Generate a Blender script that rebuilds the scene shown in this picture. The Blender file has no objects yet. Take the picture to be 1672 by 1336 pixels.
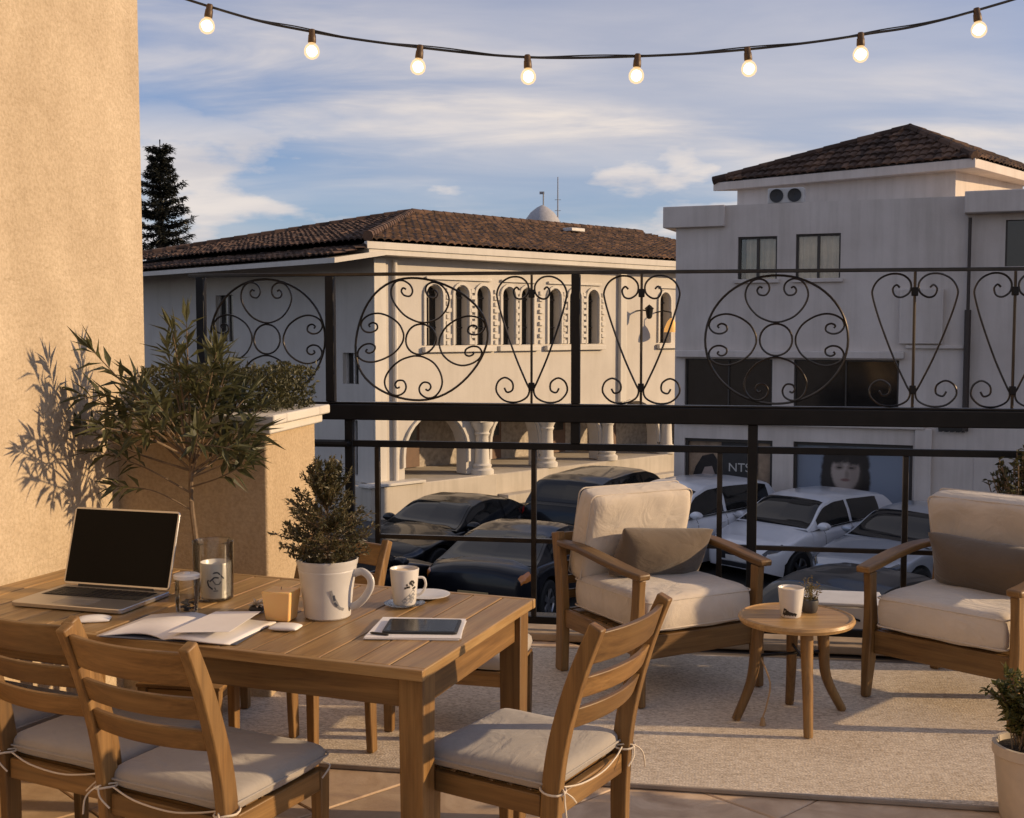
import bpy, bmesh, math, random
from mathutils import Vector, Matrix, noise

R = math.radians
V = Vector
random.seed(7)
scene = bpy.context.scene
COL = scene.collection

# ------------------------------------------------------------------ camera
SUN_AZ, SUN_EL = -4.0, 16.0          # degrees; azimuth counted from +X towards +Y
cam_data = bpy.data.cameras.new('camera')
cam_data.sensor_width = 36.0
cam_data.lens = 36.0 * 1927.0 / 1672.0
cam_data.clip_start = 0.05
cam_data.clip_end = 4000.0
cam = bpy.data.objects.new('camera', cam_data)
COL.objects.link(cam)
cam.location = (0, 0, 1.66)
cam.rotation_euler = (R(90 - 3.80), 0, 0)
scene.camera = cam

# ------------------------------------------------------------------ sky with thin clouds
world = bpy.data.worlds.new('World')
scene.world = world
world.use_nodes = True
nt = world.node_tree
nt.nodes.clear()


def N(tree, kind, **kw):
    n = tree.nodes.new(kind)
    for k, v in kw.items():
        if k.startswith('i_'):
            key = k[2:].replace('_', ' ')
            n.inputs[key].default_value = v
        else:
            setattr(n, k, v)
    return n


def build_sky():
    L = nt.links.new
    out = N(nt, 'ShaderNodeOutputWorld')
    bg = N(nt, 'ShaderNodeBackground')
    bg.inputs['Strength'].default_value = 0.115
    sky = N(nt, 'ShaderNodeTexSky', sky_type='NISHITA', sun_disc=False)
    sky.sun_elevation = R(SUN_EL)
    sky.sun_rotation = R(90 - SUN_AZ)
    sky.altitude = 0.0
    sky.air_density = 1.0
    sky.dust_density = 0.6
    sky.ozone_density = 4.0
    tc = N(nt, 'ShaderNodeTexCoord')
    sep = N(nt, 'ShaderNodeSeparateXYZ')
    L(tc.outputs['Generated'], sep.inputs[0])
    # cloud sheet: the direction projected on a layer overhead
    zz = N(nt, 'ShaderNodeMath', operation='MAXIMUM'); zz.inputs[1].default_value = 0.0
    L(sep.outputs['Z'], zz.inputs[0])
    za = N(nt, 'ShaderNodeMath', operation='ADD'); za.inputs[1].default_value = 0.16
    L(zz.outputs[0], za.inputs[0])
    dx = N(nt, 'ShaderNodeMath', operation='DIVIDE'); L(sep.outputs['X'], dx.inputs[0]); L(za.outputs[0], dx.inputs[1])
    dy = N(nt, 'ShaderNodeMath', operation='DIVIDE'); L(sep.outputs['Y'], dy.inputs[0]); L(za.outputs[0], dy.inputs[1])
    cmb = N(nt, 'ShaderNodeCombineXYZ'); L(dx.outputs[0], cmb.inputs[0]); L(dy.outputs[0], cmb.inputs[1])

    def layer(rot, sc, loc, scale, detail, rough, dist, lo, hi):
        mp = N(nt, 'ShaderNodeMapping')
        mp.inputs['Rotation'].default_value = (0, 0, R(rot))
        mp.inputs['Scale'].default_value = sc
        mp.inputs['Location'].default_value = loc
        L(cmb.outputs[0], mp.inputs[0])
        no = N(nt, 'ShaderNodeTexNoise')
        no.inputs['Scale'].default_value = scale
        no.inputs['Detail'].default_value = detail
        no.inputs['Roughness'].default_value = rough
        no.inputs['Distortion'].default_value = dist
        L(mp.outputs[0], no.inputs['Vector'])
        mr = N(nt, 'ShaderNodeMapRange', interpolation_type='SMOOTHSTEP')
        mr.inputs['From Min'].default_value = lo
        mr.inputs['From Max'].default_value = hi
        L(no.outputs['Fac'], mr.inputs['Value'])
        return mr.outputs[0]

    wisps = layer(24, (0.55, 1.1, 1), (3.1, 1.7, 0), 0.9, 6, 0.52, 0.5, 0.40, 0.66)
    veil = layer(20, (0.6, 0.9, 1), (9.2, 4.3, 0), 0.55, 4, 0.5, 0.4, 0.36, 0.66)
    fine = layer(30, (0.7, 1.7, 1), (1.2, 7.7, 0), 1.9, 7, 0.55, 0.5, 0.30, 0.72)
    mul = N(nt, 'ShaderNodeMath', operation='MULTIPLY'); L(wisps, mul.inputs[0]); L(fine, mul.inputs[1])
    m2 = N(nt, 'ShaderNodeMath', operation='MULTIPLY_ADD'); L(mul.outputs[0], m2.inputs[0]); m2.inputs[1].default_value = 0.75
    vv = N(nt, 'ShaderNodeMath', operation='MULTIPLY'); L(veil, vv.inputs[0]); vv.inputs[1].default_value = 0.60
    L(vv.outputs[0], m2.inputs[2])
    # low heaped clouds near the horizon
    mp = N(nt, 'ShaderNodeMapping'); mp.inputs['Scale'].default_value = (1.0, 1.0, 3.0); mp.inputs['Location'].default_value = (0.55, 0.3, 0.13)
    L(tc.outputs['Generated'], mp.inputs[0])
    pn = N(nt, 'ShaderNodeTexNoise'); pn.inputs['Scale'].default_value = 5.5; pn.inputs['Detail'].default_value = 7; pn.inputs['Roughness'].default_value = 0.52
    L(mp.outputs[0], pn.inputs['Vector'])
    pr = N(nt, 'ShaderNodeMapRange', interpolation_type='SMOOTHSTEP'); pr.inputs['From Min'].default_value = 0.47; pr.inputs['From Max'].default_value = 0.60
    L(pn.outputs['Fac'], pr.inputs['Value'])
    hz = N(nt, 'ShaderNodeMapRange', interpolation_type='SMOOTHSTEP'); hz.inputs['From Min'].default_value = 0.21; hz.inputs['From Max'].default_value = 0.13
    hz.inputs['To Min'].default_value = 0.0; hz.inputs['To Max'].default_value = 0.9
    L(sep.outputs['Z'], hz.inputs['Value'])
    pm = N(nt, 'ShaderNodeMath', operation='MULTIPLY'); L(pr.outputs[0], pm.inputs[0]); L(hz.outputs[0], pm.inputs[1])
    tot = N(nt, 'ShaderNodeMath', operation='MAXIMUM', use_clamp=True); L(m2.outputs[0], tot.inputs[0]); L(pm.outputs[0], tot.inputs[1])
    # cloud colour: greyer in thick parts, cream where thin
    cr = N(nt, 'ShaderNodeMix', data_type='RGBA')
    cr.inputs['A'].default_value = (5.7, 5.35, 5.4, 1)
    cr.inputs['B'].default_value = (7.6, 6.8, 6.2, 1)
    L(fine, cr.inputs['Factor'])
    mix = N(nt, 'ShaderNodeMix', data_type='RGBA')
    L(tot.outputs[0], mix.inputs['Factor'])
    # keep the blue of the zenith a little deeper
    gm = N(nt, 'ShaderNodeMix', data_type='RGBA', blend_type='MULTIPLY'); gm.inputs['Factor'].default_value = 1.0
    gm.inputs['B'].default_value = (0.99, 1.00, 1.20, 1)
    L(sky.outputs[0], gm.inputs['A'])
    L(gm.outputs['Result'], mix.inputs['A'])
    L(cr.outputs['Result'], mix.inputs['B'])
    L(mix.outputs['Result'], bg.inputs['Color'])
    L(bg.outputs[0], out.inputs[0])


build_sky()

# ------------------------------------------------------------------ sun and exposure
sun_data = bpy.data.lights.new('sun', 'SUN')
sun_data.energy = 4.8
sun_data.angle = R(0.8)
sun_data.color = (1.0, 0.71, 0.41)
sun = bpy.data.objects.new('sun', sun_data)
COL.objects.link(sun)
to_sun = V((math.cos(R(SUN_AZ)) * math.cos(R(SUN_EL)), math.sin(R(SUN_AZ)) * math.cos(R(SUN_EL)), math.sin(R(SUN_EL))))
sun.rotation_euler = to_sun.to_track_quat('Z', 'Y').to_euler()
sun.location = (20, -2, 12)

scene.render.engine = 'CYCLES'
scene.view_settings.view_transform = 'Standard'
scene.view_settings.look = 'None'
scene.view_settings.exposure = 0.0
scene.view_settings.gamma = 1.0
scene.view_settings.use_curve_mapping = False
scene.cycles.max_bounces = 8
scene.cycles.transparent_max_bounces = 16
scene.cycles.caustics_reflective = False
scene.cycles.caustics_refractive = False
scene.cycles.sample_clamp_indirect = 6.0

# ------------------------------------------------------------------ materials
MATS = {}


def mat(name):
    m = bpy.data.materials.new(name)
    m.use_nodes = True
    t = m.node_tree
    b = t.nodes['Principled BSDF']
    MATS[name] = m
    return m, t, b


def ramp(t, stops):
    r = t.nodes.new('ShaderNodeValToRGB')
    e = r.color_ramp.elements
    while len(e) < len(stops):
        e.new(0.5)
    for k, (p, c) in enumerate(stops):
        e[k].position = p
        e[k].color = (c[0], c[1], c[2], 1)
    return r


def coords(t, scale=(1, 1, 1), rand=True, rot=(0, 0, 0)):
    tc = t.nodes.new('ShaderNodeTexCoord')
    mp = t.nodes.new('ShaderNodeMapping')
    mp.inputs['Scale'].default_value = scale
    mp.inputs['Rotation'].default_value = rot
    t.links.new(tc.outputs['Object'], mp.inputs[0])
    if rand:
        oi = t.nodes.new('ShaderNodeObjectInfo')
        mu = t.nodes.new('ShaderNodeMath'); mu.operation = 'MULTIPLY'; mu.inputs[1].default_value = 37.0
        t.links.new(oi.outputs['Random'], mu.inputs[0])
        cb = t.nodes.new('ShaderNodeCombineXYZ')
        for k in range(3):
            t.links.new(mu.outputs[0], cb.inputs[k])
        t.links.new(cb.outputs[0], mp.inputs['Location'])
    return mp.outputs[0]


def nz(t, vec, scale, detail=4, rough=0.55, dist=0.0):
    n = t.nodes.new('ShaderNodeTexNoise')
    n.inputs['Scale'].default_value = scale
    n.inputs['Detail'].default_value = detail
    n.inputs['Roughness'].default_value = rough
    n.inputs['Distortion'].default_value = dist
    t.links.new(vec, n.inputs['Vector'])
    return n.outputs['Fac']


def bump(t, b, fac, strength, dist):
    n = t.nodes.new('ShaderNodeBump')
    n.inputs['Strength'].default_value = strength
    n.inputs['Distance'].default_value = dist
    t.links.new(fac, n.inputs['Height'])
    t.links.new(n.outputs[0], b.inputs['Normal'])
    return n


def plain(name, color, rough=0.5, metal=0.0, var=0.10, nscale=9.0, bstr=0.0, bscale=120.0, bdist=0.002, coat=0.0, spec=None):
    """one colour with slight cloudy variation and optional grain"""
    m, t, b = mat(name)
    vec = coords(t)
    f = nz(t, vec, nscale, 4)
    c0 = [c * (1 - var) for c in color]
    c1 = [min(1, c * (1 + var)) for c in color]
    r = ramp(t, [(0.3, c0), (0.7, c1)])
    t.links.new(f, r.inputs[0])
    t.links.new(r.outputs[0], b.inputs['Base Color'])
    b.inputs['Roughness'].default_value = rough
    b.inputs['Metallic'].default_value = metal
    if coat:
        b.inputs['Coat Weight'].default_value = coat
        b.inputs['Coat Roughness'].default_value = 0.04
    if spec is not None:
        b.inputs['Specular IOR Level'].default_value = spec
    if bstr:
        bump(t, b, nz(t, vec, bscale, 3), bstr, bdist)
    return m


def wood(name, axis, dark, mid, light, rough=0.48):
    m, t, b = mat(name)
    s = {'x': (1.2, 16, 16), 'y': (16, 1.2, 16), 'z': (16, 16, 1.2)}[axis]
    vec = coords(t, s)
    f = nz(t, vec, 1.4, 6, 0.62, 1.1)
    r = ramp(t, [(0.28, dark), (0.5, mid), (0.74, light)])
    t.links.new(f, r.inputs[0])
    s2 = {'x': (4, 160, 160), 'y': (160, 4, 160), 'z': (160, 160, 4)}[axis]
    vec2 = coords(t, s2)
    g = nz(t, vec2, 1.0, 3, 0.6)
    g2 = ramp(t, [(0.3, (0.78, 0.78, 0.78)), (0.6, (1.06, 1.06, 1.06))])
    t.links.new(g, g2.inputs[0])
    mx = t.nodes.new('ShaderNodeMix'); mx.data_type = 'RGBA'; mx.blend_type = 'MULTIPLY'
    mx.inputs['Factor'].default_value = 1.0
    t.links.new(r.outputs[0], mx.inputs['A']); t.links.new(g2.outputs[0], mx.inputs['B'])
    oi = t.nodes.new('ShaderNodeObjectInfo')
    mr = t.nodes.new('ShaderNodeMapRange'); mr.inputs['To Min'].default_value = 0.72; mr.inputs['To Max'].default_value = 1.22
    t.links.new(oi.outputs['Random'], mr.inputs['Value'])
    hs = t.nodes.new('ShaderNodeHueSaturation')
    t.links.new(mr.outputs[0], hs.inputs['Value'])
    # weathered, greyed patches
    wv_ = nz(t, coords(t, (3, 3, 3)), 1.6, 6, 0.65)
    wr_ = ramp(t, [(0.42, (0, 0, 0)), (0.72, (0.55, 0.55, 0.55))]); t.links.new(wv_, wr_.inputs[0])
    mg_ = t.nodes.new('ShaderNodeMix'); mg_.data_type = 'RGBA'
    t.links.new(wr_.outputs[0], mg_.inputs['Factor']); t.links.new(mx.outputs['Result'], mg_.inputs['A'])
    mg_.inputs['B'].default_value = (mid[0] * 0.95, mid[1] * 1.12, mid[2] * 1.35, 1)
    t.links.new(mg_.outputs['Result'], hs.inputs['Color'])
    t.links.new(hs.outputs[0], b.inputs['Base Color'])
    b.inputs['Roughness'].default_value = rough
    bump(t, b, g, 0.25, 0.0012)
    return m


TD, TM, TL = (0.098, 0.047, 0.014), (0.195, 0.101, 0.030), (0.29, 0.163, 0.056)
for ax in 'xyz':
    wood('teak_' + ax, ax, TD, TM, TL)
    wood('tabletop_' + ax, ax, (0.205, 0.110, 0.038), (0.35, 0.203, 0.074), (0.46, 0.292, 0.120), 0.42)


def m_stucco(name, c0, c1, scale=55, bstr=0.55):
    m, t, b = mat(name)
    vec = coords(t, rand=False)
    f = nz(t, vec, 2.3, 6, 0.6)
    r = ramp(t, [(0.3, c0), (0.72, c1)])
    t.links.new(f, r.inputs[0])
    sp = nz(t, vec, 70, 3, 0.6)
    r2 = ramp(t, [(0.35, (0.86, 0.85, 0.82)), (0.62, (1.05, 1.05, 1.05))])
    t.links.new(sp, r2.inputs[0])
    mx = t.nodes.new('ShaderNodeMix'); mx.data_type = 'RGBA'; mx.blend_type = 'MULTIPLY'; mx.inputs['Factor'].default_value = 1
    t.links.new(r.outputs[0], mx.inputs['A']); t.links.new(r2.outputs[0], mx.inputs['B'])
    st = nz(t, coords(t, (0.9, 0.9, 0.28), rand=False), 1.6, 7, 0.66)
    r3 = ramp(t, [(0.36, (0.80, 0.78, 0.75)), (0.56, (1, 1, 1))]); t.links.new(st, r3.inputs[0])
    m3 = t.nodes.new('ShaderNodeMix'); m3.data_type = 'RGBA'; m3.blend_type = 'MULTIPLY'; m3.inputs['Factor'].default_value = 0.7
    t.links.new(mx.outputs['Result'], m3.inputs['A']); t.links.new(r3.outputs[0], m3.inputs['B'])
    t.links.new(m3.outputs['Result'], b.inputs['Base Color'])
    b.inputs['Roughness'].default_value = 0.93
    b.inputs['Specular IOR Level'].default_value = 0.2
    n1 = nz(t, vec, scale, 5, 0.62); n2 = nz(t, coords(t, (1, 1, 2.2), rand=False), 5.0, 5, 0.6, 1.2)
    q = t.nodes.new('ShaderNodeMath'); q.operation = 'MULTIPLY_ADD'; q.inputs[1].default_value = 1.6
    t.links.new(n2, q.inputs[0]); t.links.new(n1, q.inputs[2])
    bump(t, b, q.outputs[0], bstr, 0.013)
    return m


m_stucco('stucco', (0.47, 0.375, 0.265), (0.59, 0.485, 0.355))
m_stucco('planter_stucco', (0.44, 0.335, 0.215), (0.52, 0.40, 0.26), 70, 0.4)


def m_render(name, c0, c1, streak=0.25):
    """painted house wall with rain streaks and patches"""
    m, t, b = mat(name)
    vec = coords(t, rand=False)
    f = nz(t, vec, 0.9, 6, 0.6)
    r = ramp(t, [(0.3, c0), (0.65, c1)])
    t.links.new(f, r.inputs[0])
    v2 = coords(t, (5, 5, 0.35), rand=False)
    s = nz(t, v2, 1.0, 5, 0.65)
    r2 = ramp(t, [(0.34, (1 - streak, 1 - streak, 1 - streak * 1.1)), (0.55, (1, 1, 1))])
    t.links.new(s, r2.inputs[0])
    mx = t.nodes.new('ShaderNodeMix'); mx.data_type = 'RGBA'; mx.blend_type = 'MULTIPLY'; mx.inputs['Factor'].default_value = 0.8
    t.links.new(r.outputs[0], mx.inputs['A']); t.links.new(r2.outputs[0], mx.inputs['B'])
    t.links.new(mx.outputs['Result'], b.inputs['Base Color'])
    b.inputs['Roughness'].default_value = 0.9
    b.inputs['Specular IOR Level'].default_value = 0.25
    bump(t, b, nz(t, vec, 30, 4), 0.25, 0.01)
    return m


m_render('white_wall', (0.58, 0.515, 0.460), (0.69, 0.625, 0.570), 0.15)
m_render('cream_wall', (0.50, 0.465, 0.42), (0.57, 0.535, 0.485), 0.08)
m_render('cream_trim', (0.57, 0.535, 0.48), (0.64, 0.605, 0.545), 0.10)
m_render('stone_plinth', (0.44, 0.395, 0.33), (0.54, 0.49, 0.42), 0.15)


def m_tiles():
    m, t, b = mat('roof_tile')
    vec = coords(t, rand=False)
    vo = t.nodes.new('ShaderNodeTexVoronoi'); vo.inputs['Scale'].default_value = 3.6; t.links.new(vec, vo.inputs['Vector'])
    sc_ = t.nodes.new('ShaderNodeSeparateColor'); t.links.new(vo.outputs['Color'], sc_.inputs[0])
    f0 = nz(t, vec, 1.1, 5, 0.7)
    fa = t.nodes.new('ShaderNodeMath'); fa.operation = 'MULTIPLY_ADD'; fa.inputs[1].default_value = 0.45
    fb = t.nodes.new('ShaderNodeMath'); fb.operation = 'MULTIPLY'; fb.inputs[1].default_value = 0.6; t.links.new(f0, fb.inputs[0])
    t.links.new(sc_.outputs[0], fa.inputs[0]); t.links.new(fb.outputs[0], fa.inputs[2]); f = fa.outputs[0]
    r = ramp(t, [(0.25, (0.028, 0.016, 0.011)), (0.5, (0.068, 0.037, 0.024)), (0.80, (0.16, 0.090, 0.055))])
    t.links.new(f, r.inputs[0])
    t.links.new(r.outputs[0], b.inputs['Base Color'])
    b.inputs['Roughness'].default_value = 0.9
    bump(t, b, nz(t, vec, 40, 3), 0.4, 0.01)


m_tiles()


def m_flag():
    m, t, b = mat('flagstone')
    vec = coords(t)
    f = nz(t, vec, 4.0, 8, 0.62, 1.4)
    r = ramp(t, [(0.22, (0.36, 0.235, 0.145)), (0.45, (0.53, 0.375, 0.235)), (0.62, (0.64, 0.48, 0.32)), (0.8, (0.46, 0.345, 0.24))])
    t.links.new(f, r.inputs[0])
    oi = t.nodes.new('ShaderNodeObjectInfo')
    mr = t.nodes.new('ShaderNodeMapRange'); mr.inputs['To Min'].default_value = 0.8; mr.inputs['To Max'].default_value = 1.2
    t.links.new(oi.outputs['Random'], mr.inputs['Value'])
    hs = t.nodes.new('ShaderNodeHueSaturation')
    t.links.new(mr.outputs[0], hs.inputs['Value']); t.links.new(r.outputs[0], hs.inputs['Color'])
    t.links.new(hs.outputs[0], b.inputs['Base Color'])
    rr = ramp(t, [(0.3, (0.42,) * 3), (0.7, (0.75,) * 3)])
    t.links.new(f, rr.inputs[0]); t.links.new(rr.outputs[0], b.inputs['Roughness'])
    bump(t, b, nz(t, vec, 14, 7, 0.65), 0.4, 0.006)


m_flag()
plain('grout', (0.11, 0.085, 0.065), 0.95, bstr=0.4)
plain('kerb_stone', (0.42, 0.31, 0.20), 0.85, bstr=0.4, var=0.2)


def m_rug():
    m, t, b = mat('rug_weave')
    vec = coords(t, (1, 1, 1), rand=False)
    v1 = t.nodes.new('ShaderNodeTexVoronoi'); v1.inputs['Scale'].default_value = 88
    mp = coords(t, (1.0, 1.7, 1.0), rand=False)
    t.links.new(mp, v1.inputs['Vector'])
    r = ramp(t, [(0.0, (0.32, 0.25, 0.18)), (0.5, (0.585, 0.495, 0.385)), (1.0, (0.80, 0.70, 0.56))])
    sx = t.nodes.new('ShaderNodeSeparateColor')
    t.links.new(v1.outputs['Color'], sx.inputs[0])
    big = nz(t, vec, 3.0, 4)
    ad = t.nodes.new('ShaderNodeMath'); ad.operation = 'MULTIPLY_ADD'; ad.inputs[1].default_value = 0.62
    mb = t.nodes.new('ShaderNodeMath'); mb.operation = 'MULTIPLY'; mb.inputs[1].default_value = 0.42
    t.links.new(big, mb.inputs[0])
    t.links.new(sx.outputs[0], ad.inputs[0]); t.links.new(mb.outputs[0], ad.inputs[2])
    t.links.new(ad.outputs[0], r.inputs[0])
    t.links.new(r.outputs[0], b.inputs['Base Color'])
    b.inputs['Roughness'].default_value = 1.0
    b.inputs['Specular IOR Level'].default_value = 0.05
    bp = bump(t, b, v1.outputs['Distance'], 0.6, 0.003); bp.invert = True


m_rug()


def m_fabric(name, color, weave=420, wr=0.5):
    m, t, b = mat(name)
    vec = coords(t)
    f = nz(t, vec, 5, 5, 0.6)
    r = ramp(t, [(0.3, [c * 0.88 for c in color]), (0.7, [min(1, c * 1.06) for c in color])])
    t.links.new(f, r.inputs[0])
    t.links.new(r.outputs[0], b.inputs['Base Color'])
    b.inputs['Roughness'].default_value = 0.95
    b.inputs['Specular IOR Level'].default_value = 0.1
    b.inputs['Sheen Weight'].default_value = 0.25
    wv = nz(t, vec, weave, 2)
    big = nz(t, coords(t, (1, 2.2, 1)), 6.5, 3, 0.5, 0.8)
    mu = t.nodes.new('ShaderNodeMath'); mu.operation = 'MULTIPLY_ADD'; mu.inputs[1].default_value = 0.06
    t.links.new(wv, mu.inputs[0]); t.links.new(big, mu.inputs[2])
    bump(t, b, mu.outputs[0], wr, 0.02)
    return m


m_fabric('seat_fabric', (0.36, 0.325, 0.285), wr=0.42)
m_fabric('cream_fabric', (0.60, 0.525, 0.435), wr=0.75)
m_fabric('taupe_fabric', (0.130, 0.100, 0.074), wr=0.6)
m_fabric('tie_cord', (0.62, 0.54, 0.43))
plain('black_iron', (0.045, 0.039, 0.034), 0.30, 0.85, var=0.3, bstr=0.12, bscale=90)
plain('black_iron_matte', (0.008, 0.007, 0.0065), 0.5, 0.0, var=0.3, spec=0.25)
plain('aluminium', (0.56, 0.54, 0.52), 0.32, 0.9, var=0.03)
plain('screen_black', (0.004, 0.004, 0.0045), 0.16, 0.0, var=0.05, spec=0.10)
plain('key_black', (0.012, 0.012, 0.013), 0.5)
plain('trackpad', (0.44, 0.42, 0.40), 0.35, 0.7)
plain('ceramic', (0.66, 0.63, 0.59), 0.28, var=0.05, coat=0.2)
plain('ceramic_grey', (0.55, 0.53, 0.51), 0.42, var=0.08, coat=0.1)
plain('print_navy', (0.05, 0.06, 0.09), 0.5, var=0.2)
plain('print_black', (0.02, 0.018, 0.016), 0.5, var=0.3)
plain('print_grey', (0.22, 0.22, 0.23), 0.5, var=0.3)
plain('paper', (0.76, 0.73, 0.71), 0.8, var=0.03)
plain('white_tray', (0.74, 0.72, 0.70), 0.45, var=0.03)
plain('coffee', (0.33, 0.20, 0.10), 0.3)
plain('milk_foam', (0.72, 0.56, 0.36), 0.5)
plain('soil', (0.022, 0.015, 0.010), 1.0, bstr=0.8, bscale=90, bdist=0.01)
plain('bark', (0.17, 0.12, 0.075), 0.9, var=0.35, nscale=30, bstr=0.5, bscale=80)
plain('dark_bark', (0.055, 0.040, 0.030), 0.95, var=0.35, nscale=30)
plain('cream_pot', (0.50, 0.43, 0.34), 0.8, var=0.12, bstr=0.2)
plain('rug_binding', (0.30, 0.245, 0.19), 0.95, var=0.15, bstr=0.5, bscale=300)
plain('clay_pot', (0.38, 0.27, 0.175), 0.85, var=0.12, bstr=0.2)
plain('dark_pot', (0.05, 0.042, 0.038), 0.6)
plain('rubber', (0.012, 0.012, 0.012), 0.75)
plain('rim_metal', (0.34, 0.34, 0.35), 0.3, 0.85)
plain('plastic_dark', (0.014, 0.014, 0.015), 0.45)
plain('car_white', (0.66, 0.67, 0.70), 0.30, 0.0, var=0.02, coat=0.8)
plain('car_silver', (0.36, 0.385, 0.43), 0.34, 0.35, var=0.02, coat=0.8)
plain('car_black', (0.006, 0.006, 0.007), 0.30, 0.0, var=0.05, coat=0.4, spec=0.25)
plain('car_navy', (0.007, 0.008, 0.012), 0.30, 0.0, var=0.05, coat=0.4, spec=0.25)
plain('car_glass', (0.014, 0.014, 0.014), 0.04, 0.0, var=0.05, spec=0.55)
plain('lamp_clear', (0.42, 0.43, 0.45), 0.12, 0.2, coat=0.6)
plain('lamp_dark', (0.04, 0.042, 0.046), 0.12, 0.2, coat=0.8)
plain('lamp_red', (0.40, 0.018, 0.012), 0.2, coat=0.6)
plain('lamp_amber', (0.62, 0.20, 0.03), 0.25, coat=0.5)
plain('chrome', (0.5, 0.5, 0.51), 0.12, 1.0)
plain('plate_white', (0.6, 0.58, 0.54), 0.5)
plain('plate_yellow', (0.50, 0.36, 0.16), 0.5)
plain('plate_ink', (0.03, 0.03, 0.03), 0.6)
plain('window_dark', (0.016, 0.015, 0.014), 0.08, var=0.3, spec=0.7)
plain('frame_dark', (0.045, 0.038, 0.032), 0.5)
plain('frame_white', (0.55, 0.53, 0.51), 0.5)
plain('curtain', (0.74, 0.66, 0.54), 0.9, var=0.1)
plain('interior', (0.40, 0.355, 0.30), 0.9, var=0.3)
plain('door_wood', (0.13, 0.07, 0.04), 0.6, var=0.2)
plain('poster_blue', (0.25, 0.30, 0.37), 0.5, var=0.06)
plain('poster_hair', (0.018, 0.013, 0.011), 0.6, var=0.3)
plain('poster_skin', (0.36, 0.28, 0.24), 0.55, var=0.06)
plain('poster_dark', (0.03, 0.028, 0.027), 0.5, var=0.2)
plain('poster_white', (0.55, 0.53, 0.50), 0.5)
plain('poster_tan', (0.33, 0.23, 0.15), 0.5, var=0.25)
plain('poster_lip', (0.22, 0.10, 0.085), 0.5)
plain('pipe_brown', (0.05, 0.036, 0.028), 0.6)
plain('ac_white', (0.50, 0.49, 0.47), 0.55)
plain('dome_grey', (0.36, 0.36, 0.38), 0.7, bstr=0.2)
plain('mast_grey', (0.22, 0.23, 0.26), 0.6)
plain('white_paint', (0.62, 0.60, 0.57), 0.6, var=0.06)
plain('socket_brass', (0.085, 0.048, 0.020), 0.5, 0.2)
plain('cable_black', (0.02, 0.018, 0.016), 0.6)
plain('wicker', (0.34, 0.22, 0.11), 0.8)


def m_leaf(name, c0, c1, trans=0.35):
    m, t, b = mat(name)
    vec = coords(t, rand=False)
    f = nz(t, vec, 26, 3)
    r = ramp(t, [(0.3, c0), (0.7, c1)])
    t.links.new(f, r.inputs[0])
    t.links.new(r.outputs[0], b.inputs['Base Color'])
    b.inputs['Roughness'].default_value = 0.5
    tr = t.nodes.new('ShaderNodeBsdfTranslucent')
    t.links.new(r.outputs[0], tr.inputs['Color'])
    ms = t.nodes.new('ShaderNodeMixShader'); ms.inputs[0].default_value = trans
    out = [n for n in t.nodes if n.type == 'OUTPUT_MATERIAL'][0]
    t.links.new(b.outputs[0], ms.inputs[1]); t.links.new(tr.outputs[0], ms.inputs[2])
    t.links.new(ms.outputs[0], out.inputs['Surface'])
    return m


m_leaf('olive_leaf', (0.042, 0.050, 0.020), (0.12, 0.118, 0.052))
m_leaf('box_leaf', (0.030, 0.034, 0.012), (0.095, 0.085, 0.030), 0.25)
m_leaf('myrtle_leaf', (0.045, 0.050, 0.020), (0.15, 0.12, 0.055), 0.3)
m_leaf('fresh_leaf', (0.07, 0.085, 0.022), (0.17, 0.15, 0.045))
m_leaf('succulent_leaf', (0.10, 0.10, 0.035), (0.26, 0.17, 0.07))
m_leaf('needle', (0.010, 0.013, 0.011), (0.030, 0.032, 0.024), 0.15)


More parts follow.
